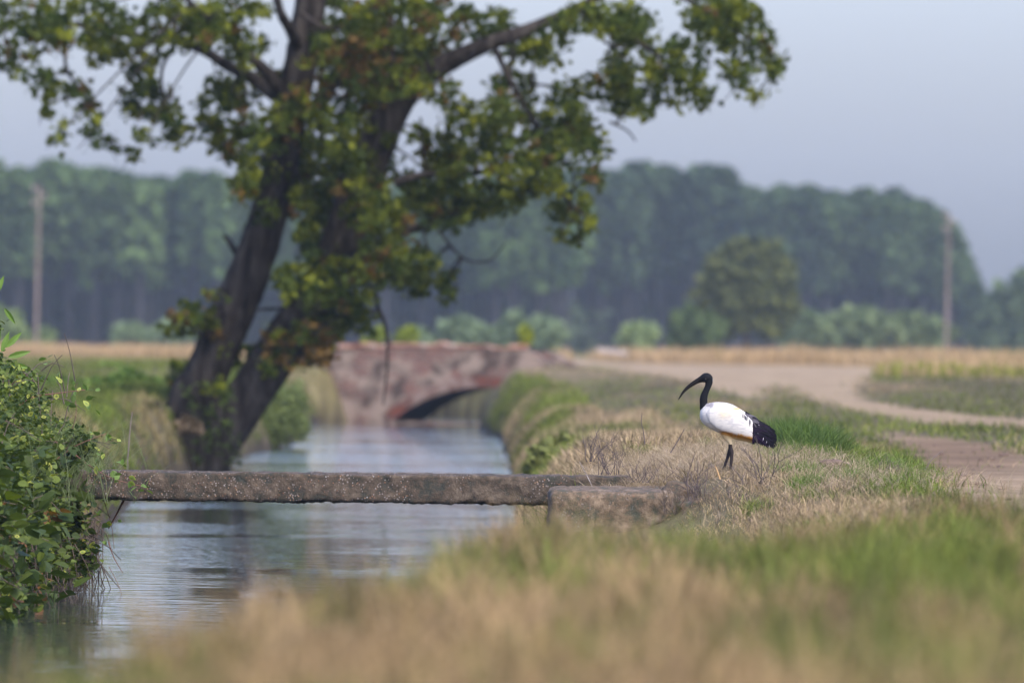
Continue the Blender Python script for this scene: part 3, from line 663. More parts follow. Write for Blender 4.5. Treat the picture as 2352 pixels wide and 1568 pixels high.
r1 = N('ShaderNodeMapRange'); r1.inputs['From Min'].default_value = .43; r1.inputs['From Max'].default_value = .52; L(n1_.outputs['Fac'], r1.inputs['Value'])
n2_ = N('ShaderNodeTexNoise'); n2_.inputs['Scale'].default_value = 2.6; n2_.inputs['Detail'].default_value = 5; L(tc.outputs['Object'], n2_.inputs['Vector'])
cr = N('ShaderNodeValToRGB'); cr.color_ramp.elements[0].color = (.06, .04, .028, 1); cr.color_ramp.elements[0].position = .42; cr.color_ramp.elements[1].color = (.25, .19, .14, 1); cr.color_ramp.elements[1].position = .58; L(n2_.outputs['Fac'], cr.inputs['Fac'])
mx = N('ShaderNodeMix'); mx.data_type = 'RGBA'; L(r1.outputs[0], mx.inputs[0]); L(bt.outputs['Color'], mx.inputs[6]); L(cr.outputs[0], mx.inputs[7])
b = N('ShaderNodeBsdfPrincipled'); b.inputs['Roughness'].default_value = .9; L(mx.outputs[2], b.inputs['Base Color'])
bp = N('ShaderNodeBump'); bp.inputs['Distance'].default_value = .03; bp.inputs['Strength'].default_value = .6; L(n2_.outputs['Fac'], bp.inputs['Height']); L(bp.outputs[0], b.inputs['Normal']); L(b.outputs[0], out.inputs['Surface'])
M_brick = mt
M_ring = solid('ring_brick', [(.38, (.16, .05, .03)), (.5, (.10, .045, .03)), (.6, (.22, .16, .125))], 1.6, .9, .5, 20)
M_cope = solid('coping', [(.40, (.20, .075, .045)), (.5, (.40, .22, .14)), (.6, (.50, .38, .29))], 2.5, .9, .4, 12)
BO = at(896, 975, 203); AL = math.radians(10)
bs = np.array([math.cos(AL), -math.sin(AL), 0]); bt_ = np.array([math.sin(AL), math.cos(AL), 0])
BO = np.array([BO[0], 203, 0])
def bl(s, t, z): return BO + bs * s + bt_ * t + np.array([0, 0, z])
bridge = empty('brick_bridge', BO); tag(bridge, 'old humped red brick bridge with one low arch over the ditch', 'bridge')
span = 4.1; rise = .8; rc_ = (rise ** 2 + (span / 2) ** 2) / (2 * rise)
def arch(s):
    return math.sqrt(max(rc_ ** 2 - (s - span / 2) ** 2, 0)) - (rc_ - rise)
def topz(s): return 1.55 - .38 * float(sstep(2.9, 3.9, s)) + .12 * math.exp(-((s - 1.0) / 2.6) ** 2) + .02 * math.sin(s * 7)
sA = list(np.linspace(-2.3, -.0001, 8)) + list(np.linspace(0, span, 29)) + list(np.linspace(span + .001, 4.4, 3))
def wall(t0, t1, zt, name):
    V = []; n_ = len(sA)
    for t in (t0, t1):
        for s in sA:
            z0 = arch(s) if 0 <= s <= span else -.4
            g_ = .02 * random.uniform(-1, 1)
            V.append(bl(s, t, z0)); V.append(bl(s, t, zt(s) + g_))
    Fc = []
    for i in range(n_ - 1):
        a = 2 * i; o = 2 * n_
        Fc += [(a, a + 2, a + 3, a + 1), (o + a, o + a + 1, o + a + 3, o + a + 2), (a + 1, a + 3, o + a + 3, o + a + 1), (a, o + a, o + a + 2, a + 2)]
    Fc += [(0, 1, 2 * n_ + 1, 2 * n_), (2 * n_ - 2, 4 * n_ - 2, 4 * n_ - 1, 2 * n_ - 1)]
    return MB().add(V, [Fc]).build(name, M_brick, bridge)
wall(0, .35, topz, 'parapet_wall'); wall(3.6, 3.95, lambda s: topz(s) - .05, 'parapet_wall')
# vault and road deck
sv = np.linspace(0, span, 29); V = []; Fc = []
for t in (.352, 3.598):
    for s in sv: V.append(bl(s, t, arch(s) + .003)); V.append(bl(s, t, 1.26))
n_ = len(sv)
for i in range(n_ - 1):
    a = 2 * i; o = 2 * n_; Fc += [(a, o + a, o + a + 2, a + 2), (a + 1, a + 3, o + a + 3, o + a + 1)]
MB().add(V, [Fc]).build('vault', M_brick, bridge)
# arch ring
V = []; Fc = []
for t in (-.04, .0):
    for s in np.linspace(-.12, span + .12, 35):
        sc = min(max(s, .01), span - .01); z = arch(sc); nrm = np.array([(sc - span / 2), z + rc_ - rise]); nrm /= np.linalg.norm(nrm)
        V.append(bl(sc, t, z)); V.append(bl(sc + nrm[0] * .24, t, z + nrm[1] * .24))
for i in range(34):
    a = 2 * i; o = 70; Fc += [(a, a + 2, a + 3, a + 1), (a + 1, a + 3, o + a + 3, o + a + 1), (a, o + a, o + a + 2, a + 2)]
MB().add(V, [Fc]).build('arch_ring', M_ring, bridge)
# coping bricks along the near parapet, broken and uneven
V = []; m_ = MB(); s = -2.2
for j in range(14):
    s0, s1 = -2.2 + j * .385, -2.2 + (j + 1) * .385
    P = [bl(a, t, topz(a) + c) for a in (s0, s1) for t in (.02, .33) for c in (.0, .028)]
    m_.add(P, [[(0, 1, 3, 2), (4, 6, 7, 5), (0, 4, 5, 1), (2, 3, 7, 6), (1, 5, 7, 3), (0, 2, 6, 4)]])
while s < 2.9:
    ln = random.uniform(.18, .4); z0 = topz(s + ln / 2) + .015; hz = random.uniform(.04, .09)
    if random.random() < .85:
        P = [bl(s + a * ln, t, z0 + c * hz + random.uniform(-.008, .008)) for a in (0, 1) for t in (-.03, .38) for c in (0, 1)]
        m_.add(P, [[(0, 1, 3, 2), (4, 6, 7, 5), (0, 4, 5, 1), (2, 3, 7, 6), (1, 5, 7, 3), (0, 2, 6, 4)]])
    s += ln + random.uniform(.01, .03)
m_.build('coping', M_cope, bridge)
# left wing wall, battered
V = []; Fc = []
prof = [(-2.3, .0, 1.62), (-2.6, -1.0, 1.35), (-2.85, -2.2, .9), (-2.95, -3.0, .5)]
for s, t, z in prof: V += [bl(s, t, -.3), bl(s, t, z), bl(s + .3, t + .3, -.3), bl(s + .3, t + .3, z)]
for i in range(3):
    a = 4 * i; Fc += [(a, a + 4, a + 5, a + 1), (a + 1, a + 5, a + 7, a + 3), (a + 2, a + 3, a + 7, a + 6)]
Fc += [(12, 14, 15, 13)]
MB().add(V, [Fc]).build('wing_wall', M_brick, bridge)
# brick bar added to draw the dark shadow and reflection line on the water
P = [bl(a, t, z) for a in (.1, 3.2) for t in (-1.2, -.9) for z in (-.3, .045)]
MB().add(P, [[(0, 1, 3, 2), (4, 6, 7, 5), (0, 4, 5, 1), (2, 3, 7, 6), (1, 5, 7, 3), (0, 2, 6, 4)]]).build('shadow_line_bar', M_brick, bridge)
sl = [at(a, b_, 250) for a, b_ in ((1372, 797), (1440, 806))]
P = []
for p in sl: P += [p + np.array([0, t, z]) for t in (-.2, .2) for z in (-.12, .0)]
o = MB().add(P, [[(0, 1, 3, 2), (4, 6, 7, 5), (0, 4, 5, 1), (2, 3, 7, 6), (1, 5, 7, 3), (0, 2, 6, 4)]]).build('concrete_kerb', solid('pale_concrete', [(.3, (.3, .26, .23)), (.7, (.42, .37, .33))], 3), None)
tag(o, 'low pale concrete edge beside the track beyond the bridge', 'kerb')

# ---------------------------------------------------------------- concrete beam and abutment
def concrete(name, peb, tint=(1, 1, 1)):
    mt, nt, out = newmat(name); N = nt.nodes.new; L = nt.links.new
    tc = N('ShaderNodeTexCoord')
    nz = N('ShaderNodeTexNoise'); nz.inputs['Scale'].default_value = 11; nz.inputs['Detail'].default_value = 8; nz.inputs['Roughness'].default_value = .7; L(tc.outputs['Object'], nz.inputs['Vector'])
    cr = N('ShaderNodeValToRGB'); e = cr.color_ramp.elements; e[0].position = .38; e[0].color = (.03 * tint[0], .035 * tint[1], .025 * tint[2], 1); e[1].position = .64; e[1].color = (.15 * tint[0], .12 * tint[1], .085 * tint[2], 1)
    k = e.new(.5); k.color = (.075 * tint[0], .055 * tint[1], .036 * tint[2], 1)
    L(nz.outputs['Fac'], cr.inputs['Fac'])
    vo = N('ShaderNodeTexVoronoi'); vo.inputs['Scale'].default_value = 75; L(tc.outputs['Object'], vo.inputs['Vector'])
    pc = N('ShaderNodeValToRGB'); pc.color_ramp.interpolation = 'CONSTANT'; e = pc.color_ramp.elements; e[0].position = 0; e[0].color = (.22, .18, .15, 1); e[1].position = .35; e[1].color = (.20, .10, .05, 1)
    for p_, c_ in ((.5, (.24, .21, .18, 1)), (.6, (.05, .04, .03, 1)), (.82, (.30, .19, .11, 1)), (.95, (.30, .28, .25, 1))): k = e.new(p_); k.color = c_
    sp = N('ShaderNodeSeparateColor'); L(vo.outputs['Color'], sp.inputs[0]); L(sp.outputs[0], pc.inputs['Fac'])
    lt = N('ShaderNodeMath'); lt.operation = 'LESS_THAN'; lt.inputs[1].default_value = .36; L(vo.outputs['Distance'], lt.inputs[0])
    gt = N('ShaderNodeMath'); gt.operation = 'GREATER_THAN'; gt.inputs[1].default_value = 1 - peb; L(sp.outputs[1], gt.inputs[0])
    n3 = N('ShaderNodeTexNoise'); n3.inputs['Scale'].default_value = 2.2; L(tc.outputs['Object'], n3.inputs['Vector'])
    g3 = N('ShaderNodeMapRange'); g3.inputs['From Min'].default_value = .36; g3.inputs['From Max'].default_value = .5; L(n3.outputs['Fac'], g3.inputs['Value'])
    m1 = N('ShaderNodeMath'); m1.operation = 'MULTIPLY'; L(lt.outputs[0], m1.inputs[0]); L(gt.outputs[0], m1.inputs[1])
    m2 = N('ShaderNodeMath'); m2.operation = 'MULTIPLY'; L(m1.outputs[0], m2.inputs[0]); L(g3.outputs[0], m2.inputs[1])
    mx = N('ShaderNodeMix'); mx.data_type = 'RGBA'; L(m2.outputs[0], mx.inputs[0]); L(cr.outputs[0], mx.inputs[6]); L(pc.outputs[0], mx.inputs[7])
    b = N('ShaderNodeBsdfPrincipled'); b.inputs['Roughness'].default_value = .85; L(mx.outputs[2], b.inputs['Base Color'])
    ng = N('ShaderNodeMath'); ng.operation = 'MULTIPLY'; ng.inputs[1].default_value = .5; L(m2.outputs[0], ng.inputs[0])
    sm = N('ShaderNodeMath'); sm.operation = 'ADD'; L(nz.outputs['Fac'], sm.inputs[0]); L(ng.outputs[0], sm.inputs[1])
    bp = N('ShaderNodeBump'); bp.inputs['Distance'].default_value = .025; bp.inputs['Strength'].default_value = 1; L(sm.outputs[0], bp.inputs['Height']); L(bp.outputs[0], b.inputs['Normal']); L(b.outputs[0], out.inputs['Surface'])
    return mt
M_conc = concrete('aggregate_concrete', .5, (.9, .87, .8)); M_conc2 = concrete('mossy_concrete', .3, (1.7, 1.6, 1.4))
def roughbox(name, mat, x0, x1, y0, y1, z0, z1, step, amp, label, cat, seed=1, bevel=.02, skew=0):
    import bmesh
    bm = bmesh.new()
    nx_, ny_, nz_ = [max(2, int((b_ - a) / step)) for a, b_ in ((x0, x1), (y0, y1), (z0, z1))]
    L3 = [np.linspace(a, b_, n_ + 1) for a, b_, n_ in ((x0, x1, nx_), (y0, y1, ny_), (z0, z1, nz_))]
    vd = {}
    def vert(i, j, k):
        if (i, j, k) not in vd:
            p = Vector((L3[0][i], L3[1][j], L3[2][k]))
            # round the corners, roughen faces
            c = Vector((min(max(p.x, x0 + bevel), x1 - bevel), min(max(p.y, y0 + bevel), y1 - bevel), min(max(p.z, z0 + bevel), z1 - bevel)))
            dlt = p - c
            if dlt.length > bevel: p = c + dlt.normalized() * bevel
            n_ = mnoise.noise_vector(p * 9 + Vector((seed, 0, 0))) * amp + mnoise.noise_vector(p * 34 + Vector((0, seed, 0))) * amp * .6
            if k == 0: n_.z -= abs(mnoise.noise(p * 22)) * amp * 1.5
            p += n_; p.z += skew * (p.x - x0)
            vd[(i, j, k)] = bm.verts.new(p)
        return vd[(i, j, k)]
    def sheet(f, na, nb):
        for a in range(na):
            for b_ in range(nb): bm.faces.new([f(a, b_), f(a + 1, b_), f(a + 1, b_ + 1), f(a, b_ + 1)])
    sheet(lambda a, b_: vert(a, 0, b_), nx_, nz_); sheet(lambda a, b_: vert(nx_ - a, ny_, b_), nx_, nz_)
    sheet(lambda a, b_: vert(a, b_, nz_), nx_, ny_); sheet(lambda a, b_: vert(nx_ - a, b_, 0), nx_, ny_)
    sheet(lambda a, b_: vert(nx_, a, b_), ny_, nz_); sheet(lambda a, b_: vert(0, ny_ - a, b_), ny_, nz_)
    me = bpy.data.meshes.new(name); bm.to_mesh(me); bm.free(); me.materials.append(mat)
    for p in me.polygons: p.use_smooth = True
    o = bpy.data.objects.new(name, me); COL.objects.link(o); tag(o, label, cat); return o
zt = at(1200, 1088, 60)[2]; zb = at(700, 1143, 60)[2]
roughbox('concrete_beam', M_conc, -3.05, .78, 59.95, 60.55, .618, .792, .018, .013, 'weathered pebbly concrete beam spanning the ditch', 'beam', 3, .012, .0015)
roughbox('abutment', M_conc2, .245, 1.04, 57.9, 59.85, -.3, .738, .02, .013, 'mossy concrete abutment block under the right end of the beam', 'abutment', 5, .05)
roughbox('rubble_block', M_conc2, 1.02, 1.34, 57.85, 58.6, -.1, .68, .02, .035, 'low broken end of masonry under dead weeds right of the abutment block', 'rubble', 15, .05)
roughbox('abutment', M_conc2, -3.9, -2.95, 58.9, 60.9, -.3, .61, .05, .02, 'dark abutment hidden in brambles under the left end of the beam', 'abutment', 8, .05)
import bmesh
def rock(name, u, v, d, r, label, mat, sq=(1, 1, .8), seed=0):
    bm = bmesh.new(); bmesh.ops.create_icosphere(bm, subdivisions=4, radius=1)
    c = at(u, v, d)
    for v_ in bm.verts:
        q_ = v_.co.copy(); s_ = 1 + .35 * mnoise.noise(q_ * 1.3 + Vector((seed, 0, 0))) + .12 * mnoise.noise(q_ * 4 + Vector((seed, 3, 0)))
        v_.co = Vector((q_.x * sq[0], q_.y * sq[1], q_.z * sq[2])) * s_ * r
    me = bpy.data.meshes.new(name); bm.to_mesh(me); bm.free(); me.materials.append(mat)
    for p in me.polygons: p.use_smooth = True
    o = bpy.data.objects.new(name, me); COL.objects.link(o); o.location = tuple(c); tag(o, label, 'stone'); return o
M_white = solid('pale_stone', [(.35, (.17, .14, .11)), (.5, (.33, .29, .25)), (.62, (.52, .49, .46))], 14, .8, .6, 40)
rock('stone', 1662, 1150, 58.4, .08, 'whitish stone on the bank just below the bird, right of the block', M_white, (1.1, .9, .75), 2)
rock('stone', 1560, 1140, 58.2, .10, 'brown rough stone between the block and the whitish stone', M_conc2, (1.2, 1, .9), 6)
M_clod = solid('earth_clod', [(.3, (.09, .06, .045)), (.7, (.20, .14, .10))], 20, .95, .8, 60)
rock('earth_clod', 1912, 1072, 60.5, .09, 'brown root clod on the green slope right of the bird', M_clod, (1.2, 1, .55), 4)
rock('earth_clod', 2145, 1105, 58.5, .05, 'small dirt clod at the edge of the brown track', M_clod, (1.2, 1, .6), 11)

for k in range(46):
    u_r, v_r = random.uniform(2090, 2340), random.uniform(1010, 1150)
    d_r = 62.0
    for _ in range(6): p_r = at(u_r, v_r, d_r); d_r = (CAMZ - float(ground(np.array([p_r[0]]), np.array([d_r]))[0])) * F / (v_r - (805.6 + .0122 * (u_r - 1176)))
    if not (48 < d_r < 95): continue
    if k == 0: proto = rock('clod', u_r, v_r, d_r, .045, 'brown soil clods crumbled over the churned dark dirt of the track', M_clod, (1.3, 1, .6), 20); proto['category'] = 'clod'; proto['group'] = 'soil clods on the track'; oc = proto
    else: oc = proto.copy(); COL.objects.link(oc); oc.location = tuple(at(u_r, v_r, d_r)); oc.rotation_euler.z = random.uniform(0, 6)
    s_r = random.uniform(.2, .65); oc.scale = (s_r, s_r, s_r * 1.1)
# ---------------------------------------------------------------- dead weeds and twigs
def weed(name, label, u, v, d, h, nb, spread, mat, seed, r0=.004, group=None, cat='dead plant'):
    g_ = random.Random(seed); b0 = at(u, v, d); mb = MB()
    def grow(p, dr, ln, r, lev):
        pts = [p]; 
        for k in range(3):
            dr = dr + np.array([g_.gauss(0, .16), g_.gauss(0, .16), g_.gauss(0, .08)]); dr /= np.linalg.norm(dr)
            pts.append(pts[-1] + dr * ln / 3)
        V, Fs = tube(pts, np.linspace(r, r * .5, 4), 4, 2); mb.add(V, Fs)
        if lev > 0:
            for k in range(g_.randint(2, 4)):
                q_ = pts[g_.randint(1, 3)]; nd = dr + np.array([g_.gauss(0, .6), g_.gauss(0, .5), g_.gauss(.1, .3)]); grow(q_, nd / np.linalg.norm(nd), ln * g_.uniform(.4, .7), r * .55, lev - 1)
    for k in range(nb):
        grow(b0 + np.array([g_.gauss(0, spread * .3), g_.gauss(0, spread * .3), 0]), np.array([g_.gauss(0, .45) * spread * 6, g_.gauss(0, .3), 1.0]), h * g_.uniform(.5, 1), r0, 2)
    o = mb.build(name, mat); tag(o, label, cat, group); return o
weed('dead_weed', 'grey dead weed clump on the broken end of the block', 1600, 1165, 58, .22, 9, .1, M_twig, 1)
weed('dead_weed', 'branching grey dead weed just below the bird to the right', 1738, 1140, 58, .26, 7, .1, M_twig, 2)
weed('dead_weed', 'dark dead weed beside the whitish stone', 1690, 1170, 57.6, .13, 7, .1, M_twig, 3)
weed('dead_weed', 'brown dead weed leaning at the top of the near grass', 1810, 1185, 57.5, .12, 6, .12, M_twig, 4)
weed('dead_weed', 'fine grey weed over the left end of the mound', 1400, 1090, 60, .2, 14, .16, M_twig, 5, .0022)
weed('dead_weed', 'fine pale weed leaning out over the beam', 1350, 1060, 60.8, .2, 10, .16, M_twig, 8, .0022)
weed('dead_weed', 'fine grey tangle above the abutment block', 1480, 1108, 59.3, .12, 16, .2, M_twig, 6, .002)
weed('dead_weed', 'thin dry weed among the green grass by the track', 2050, 1100, 59, .12, 6, .14, M_twig, 7, .002)
weed('dead_weed', 'dense grey brown dead weeds hiding the right end of the block', 1545, 1180, 57.75, .17, 14, .14, M_root, 21, .003)
weed('dead_weed', 'brown dead stems between the whitish stone and the block', 1625, 1185, 57.7, .14, 14, .14, M_root, 22, .003)
def twig(label, pts, d, r, mat=M_twig, name='twig', cat='twig'):
    V, Fs = tube([at(a, b_, d) for a, b_ in pts], np.linspace(r, r * .5, len(pts)), 5, 3); o = MB().add(V, Fs).build(name, mat); tag(o, label, cat); return o
twig('dark upright twig on the mound left of the bird', [(1481, 1020), (1478, 990), (1473, 970), (1475, 948)], 60.2, .004)
twig('dark slanting twig between the mound grass and the bird', [(1540, 1040), (1558, 1010), (1572, 985)], 59.9, .0045)
twig('dry orange blade below the legs of the bird', [(1654, 1100), (1648, 1082), (1642, 1068)], 58.4, .006, solid('dry_blade', [(.3, (.55, .33, .14)), (.7, (.65, .42, .2))], 5, .7, 0), 'straw_blade', 'straw')
twig('pale grass stalk leaning over the beam end', [(1362, 1120), (1345, 1085), (1331, 1060)], 59.8, .003, M_white, 'straw_blade', 'straw')
twig('pale dead stalk rising from the bank beyond the beam', [(292, 1085), (296, 1020), (300, 975), (304, 946)], 66, .006, M_pole, 'dead_stalk', 'stalk')
twig('thin forked stalk by the brown track', [(2125, 1080), (2140, 1055), (2165, 1035)], 60, .004, M_pole, 'dead_stalk', 'stalk')
twig('green grass stem leaning over the brown track', [(2148, 1120), (2165, 1105), (2190, 1085)], 60, .004, solid('green_stem', [(.3, (.07, .1, .04)), (.7, (.1, .14, .05))], 5, .7, 0), 'green_stalk', 'stalk')

# ---------------------------------------------------------------- bramble bush at the left
bush = empty('bramble_bush', at(60, 1300, 60) * np.array([1, 1, 0])); tag(bush, 'leafy bramble bush spilling from the left bank over the beam end', 'bush')
edge_v = [640, 700, 770, 800, 850, 900, 950, 1000, 1050, 1100, 1150, 1200, 1250, 1300, 1350, 1400, 1440]
edge_u = [-60, -40, 0, 15, 60, 100, 150, 190, 205, 185, 178, 205, 215, 205, 150, 110, 60]
P = []; S = []; K = []; Ed = []
def bush_d(u, v):
    lo = np.interp(u, [-400, 0, 245], [52, 53.6, 61]); 
    return lo + (1 - (v - 800) / 650) * 3.5
for k in range(7600):
    v = random.uniform(760, 1425) if random.random() < .9 else random.uniform(690, 800)
    e = float(np.interp(v, edge_v, edge_u)) + 18 * math.sin(v * .045) + 12 * math.sin(v * .11 + 1)
    u = e - abs(random.gauss(0, 1)) * 150 - random.random() ** 2 * 60
    if u < -420: continue
    dens = 1 if v < 1240 else .42
    if random.random() > dens: continue
    if v < 930 and random.random() > .25 + .75 * (v - 700) / 230: continue
    d = bush_d(u, v) + random.gauss(0, 1.0) + random.random() * 2.5
    d = min(d, 59.7 if u > 170 else 66)
    P.append(at(u, v, d)); S.append((random.uniform(.016, .034) if v < 1000 else random.uniform(.02, .05)) * (2.0 if (u < 140 and v > 1020 and random.random() < .5) else 1)); 
    r = random.random(); yel = 0
    c = np.array([.095, .135, .022]) * r + np.array([.04, .07, .018]) * (1 - r)
    if random.random() < .18: c = np.array([.15, .20, .035])
    if random.random() < .07: yel = random.uniform(.4, 1); 
    if random.random() < .03 and v > 1150: c = np.array([.22, .11, .04])
    if v < 900: c = c * 1.2
    c = c * .82
    K.append(c); Ed.append(yel if S[-1] < .055 else 0)
P3 = []; S3 = []; K3 = []; E3 = []; 
for p, s_, c, e in zip(P, S, K, Ed):
    for j in range(3):
        P3.append(p + np.array([random.gauss(0, s_ * .6), random.gauss(0, s_ * .6), random.gauss(0, s_ * .45)])); S3.append(s_ * random.uniform(.8, 1.2)); K3.append(c * random.uniform(.85, 1.15)); E3.append(e)
n = len(P3); Rm = tilt_mats(n, .55)
V, Fc, Cc = instance(oval_leaf(), np.array(P3), np.array(S3) * 1.25, np.array(K3), Rm, np.array(E3))
build('foliage', V, [Fc], M_bramble, bush, cols=Cc)
mb = MB()
for k in range(420):     # hanging root strands and dead stems above the water
    u = random.uniform(-250, 235); v = random.uniform(1180, 1330); d = bush_d(u, v) + random.uniform(-.3, 2.2); p = at(u, v, min(d, 61.5)); ln = random.uniform(.1, .5)
    q_ = p + np.array([random.gauss(0, .08), random.gauss(0, .05), -ln]); q_[2] = max(q_[2], -.03)
    V, Fs = tube([p, (p + q_) / 2 + np.array([random.gauss(0, .04), 0, 0]), q_], [.004, .003, .002], 4, 2); mb.add(V, Fs)
for k in range(160):  # bramble stems through the leaves, built into the same mesh
    u = random.uniform(-300, 190); v = random.uniform(850, 1250); p = at(u, v, bush_d(u, v) + .5); dr = np.array([random.gauss(.3, .5), random.gauss(0, .3), random.gauss(.2, .5)]) * .3
    V, Fs = tube([p, p + dr * .5 + np.array([0, 0, .03]), p + dr + np.array([0, 0, -.02])], [.004, .003, .002], 4, 2); mb.add(V, Fs)
o = mb.build('roots_and_stems', M_root, bush); o['kind'] = 'stuff'

canes = [([(0, 958), (53, 984), (105, 1002), (158, 1033), (210, 1072), (263, 1100), (332, 1117)], 59.6, .0055),
         ([(20, 955), (70, 914), (140, 902), (196, 895)], 59, .005), ([(120, 1062), (175, 1023), (245, 995)], 59.4, .0045),
         ([(-10, 905), (30, 880), (55, 868)], 58.5, .005), ([(284, 1149), (268, 1180), (249, 1214)], 60.3, .008), ([(249, 1243), (262, 1280), (282, 1315)], 60.1, .004),
         ([(250, 1300), (275, 1350), (290, 1410)], 60.1, .002), ([(160, 1000), (175, 950), (170, 890)], 60, .003), ([(235, 1140), (255, 1200), (262, 1260)], 60.2, .003)]
for pts, d, r in canes:
    V, Fs = tube([at(a, b_, d) for a, b_ in pts], np.linspace(r, r * .4, len(pts)), 6, 4); MB().add(V, Fs).build('cane', M_cane, bush, smooth=True)
P = []; S = []; K = []; 
for (u, v, n_) in [(200, 893, 5), (245, 992, 6), (262, 1098, 5), (300, 1105, 4), (335, 1118, 5), (170, 890, 5), (205, 930, 6), (160, 930, 5), (262, 1010, 5), (230, 1040, 6), (210, 1000, 6), (265, 1085, 6), (285, 1068, 5), (215, 1075, 5), (240, 1250, 4), (225, 1180, 6), (245, 1205, 6), (200, 1262, 3), (130, 870, 5), (95, 830, 4), (300, 1130, 3)]:
    for j in range(n_):
        P.append(at(u + random.gauss(0, 7), v + random.gauss(0, 6), 59.5 + random.gauss(0, .08))); S.append(random.uniform(.03, .055)); K.append(np.array([.12, .19, .045]) * random.uniform(.6, 1.5))
n = len(P); V, Fc, Cc = instance(oval_leaf(), np.array(P), np.array(S), np.array(K), tilt_mats(n, .8), (rng.random(n) < .2) * .8)
# long pointed leaves of a tall herb at the top left
TVl, TFl = oval_leaf(); TVl = TVl * np.array([.38, 1, 1])
PP = []; SS = []; KK = []; RR = []
for (u, v, ang, s_) in [(15, 800, 20, .14), (25, 790, 45, .14), (30, 812, 75, .15), (35, 828, 100, .13), (5, 785, 5, .13), (60, 855, 120, .1), (10, 850, 90, .12), (-10, 800, -40, .14), (22, 700, 145, .12), (5, 665, 20, .12), (20, 842, 105, .14), (-20, 850, -70, .12)]:
    PP.append(at(u - 12, v + 8, 58.8)); SS.append(s_); KK.append(np.array([.13, .22, .04])); a = math.radians(ang)
    RR.append(np.array(Matrix.Rotation(a, 3, 'Y') @ Matrix.Rotation(math.radians(75), 3, 'X')))
V2, F2, C2 = instance((TVl, TFl), np.array(PP), np.array(SS), np.array(KK), np.array(RR))
MB().add(V, [Fc], Cc).add(V2, [F2], C2).build('leaves', M_bramble, bush)
x, y = blob(900, -3.0, 60.5, .22, 1.5); n = len(x)
blades('grass_wisps', x, y, rng.uniform(.35, .75, n), rng.uniform(.003, .005, n), rng.uniform(.3, 1.3, n), np.array([.16, .2, .08]) * rng.uniform(.6, 1.3, (n, 1)), 'thin grass wisps rising out of the bramble bush', z=np.full(n, .62))

# ---------------------------------------------------------------- the bird
BX, BY = 1.413, 60.0
BZ = float(ground(np.array([BX]), np.array([BY]))[0]) + .006
print('bird ground z', BZ)
SC = 1903.0
def zc(zx, zy, y=0.0): return np.array([(zx - 1110) / SC, y, (1478 - zy) / SC])
def zpath(pts, sides=20, sub=5, flat=1.0):
    return tube([zc(p[0], p[1], p[3] if len(p) > 3 else 0) for p in pts], [p[2] / SC for p in pts], sides, sub, flat=flat)
parts = MB()
parts.add(*zpath([(467, 610, 4), (472, 595, 7), (487, 572, 10.5), (510, 533, 14), (541, 492, 18), (582, 452, 22), (632, 413, 26), (687, 378, 31), (730, 358, 36), (780, 345, 42), (812, 342, 50)], 16, 5, .62))
parts.add(*zpath([(720, 360, 34), (742, 350, 40), (765, 342, 51), (790, 334, 60), (812, 334, 63), (830, 345, 58), (838, 375, 50), (834, 412, 42), (822, 450, 38), (803, 495, 39), (784, 545, 45), (775, 600, 49), (778, 650, 48), (790, 705, 60), (830, 770, 80)], 22, 5, .82))
def loft(rows, sides=36, y0=0):
    V = []; n_ = len(rows)
    for (zx, tp_, bt2, hw) in rows:
        cz = (tp_ + bt2) / 2; hh = (bt2 - tp_) / 2
        for k in range(sides):
            a = 2 * math.pi * k / sides; p = zc(zx, cz - hh * math.cos(a)); V.append((p[0], y0 + hw / SC * math.sin(a), p[2]))
    idx = np.arange(n_ * sides).reshape(n_, sides)
    q_ = np.stack([idx[:-1], np.roll(idx, -1, 1)[:-1], np.roll(idx, -1, 1)[1:], idx[1:]], -1).reshape(-1, 4)
    c0 = len(V); V.append(tuple(np.mean(V[:sides], 0))); V.append(tuple(np.mean(V[c0 - sides:c0], 0)))
    t0 = [(c0, idx[0][(k + 1) % sides], idx[0][k]) for k in range(sides)]; t1 = [(c0 + 1, idx[-1][k], idx[-1][(k + 1) % sides]) for k in range(sides)]
    return np.array(V), [q_, np.array(t0 + t1)]
rows0 = [(733, 765, 815, 20), (738, 735, 838, 45), (750, 708, 862, 70), (770, 685, 888, 95), (800, 662, 915, 118), (835, 644, 938, 135), (880, 632, 963, 150), (940, 627, 993, 162), (1000, 629, 1022, 168), (1060, 635, 1046, 170), (1120, 652, 1066, 168), (1180, 681, 1084, 160), (1240, 716, 1098, 150), (1300, 757, 1108, 135), (1360, 805, 1116, 118), (1420, 860, 1118, 98), (1480, 915, 1122, 75), (1530, 965, 1128, 52), (1580, 1015, 1130, 28), (1600, 1050, 1115, 12)]
zz = [r_[0] for r_ in rows0]; zs = np.unique(np.concatenate([np.linspace(733, 1600, 50), zz[:4]]))
rows = [(z_, *[float(np.interp(z_, zz, [r_[j] for r_ in rows0])) for j in (1, 2, 3)]) for z_ in zs]
parts.add(*loft(rows))
# folded wings as a low relief on either flank
wr0 = [(812, 760, 800, 6), (850, 705, 880, 34), (920, 668, 945, 50), (1000, 660, 985, 56), (1100, 680, 1012, 58), (1200, 722, 1040, 54), (1300, 785, 1065, 44), (1372, 845, 1082, 28), (1392, 900, 1060, 8)]
for sgn in (-1, 1): parts.add(*loft(wr0, 24, sgn * .066))
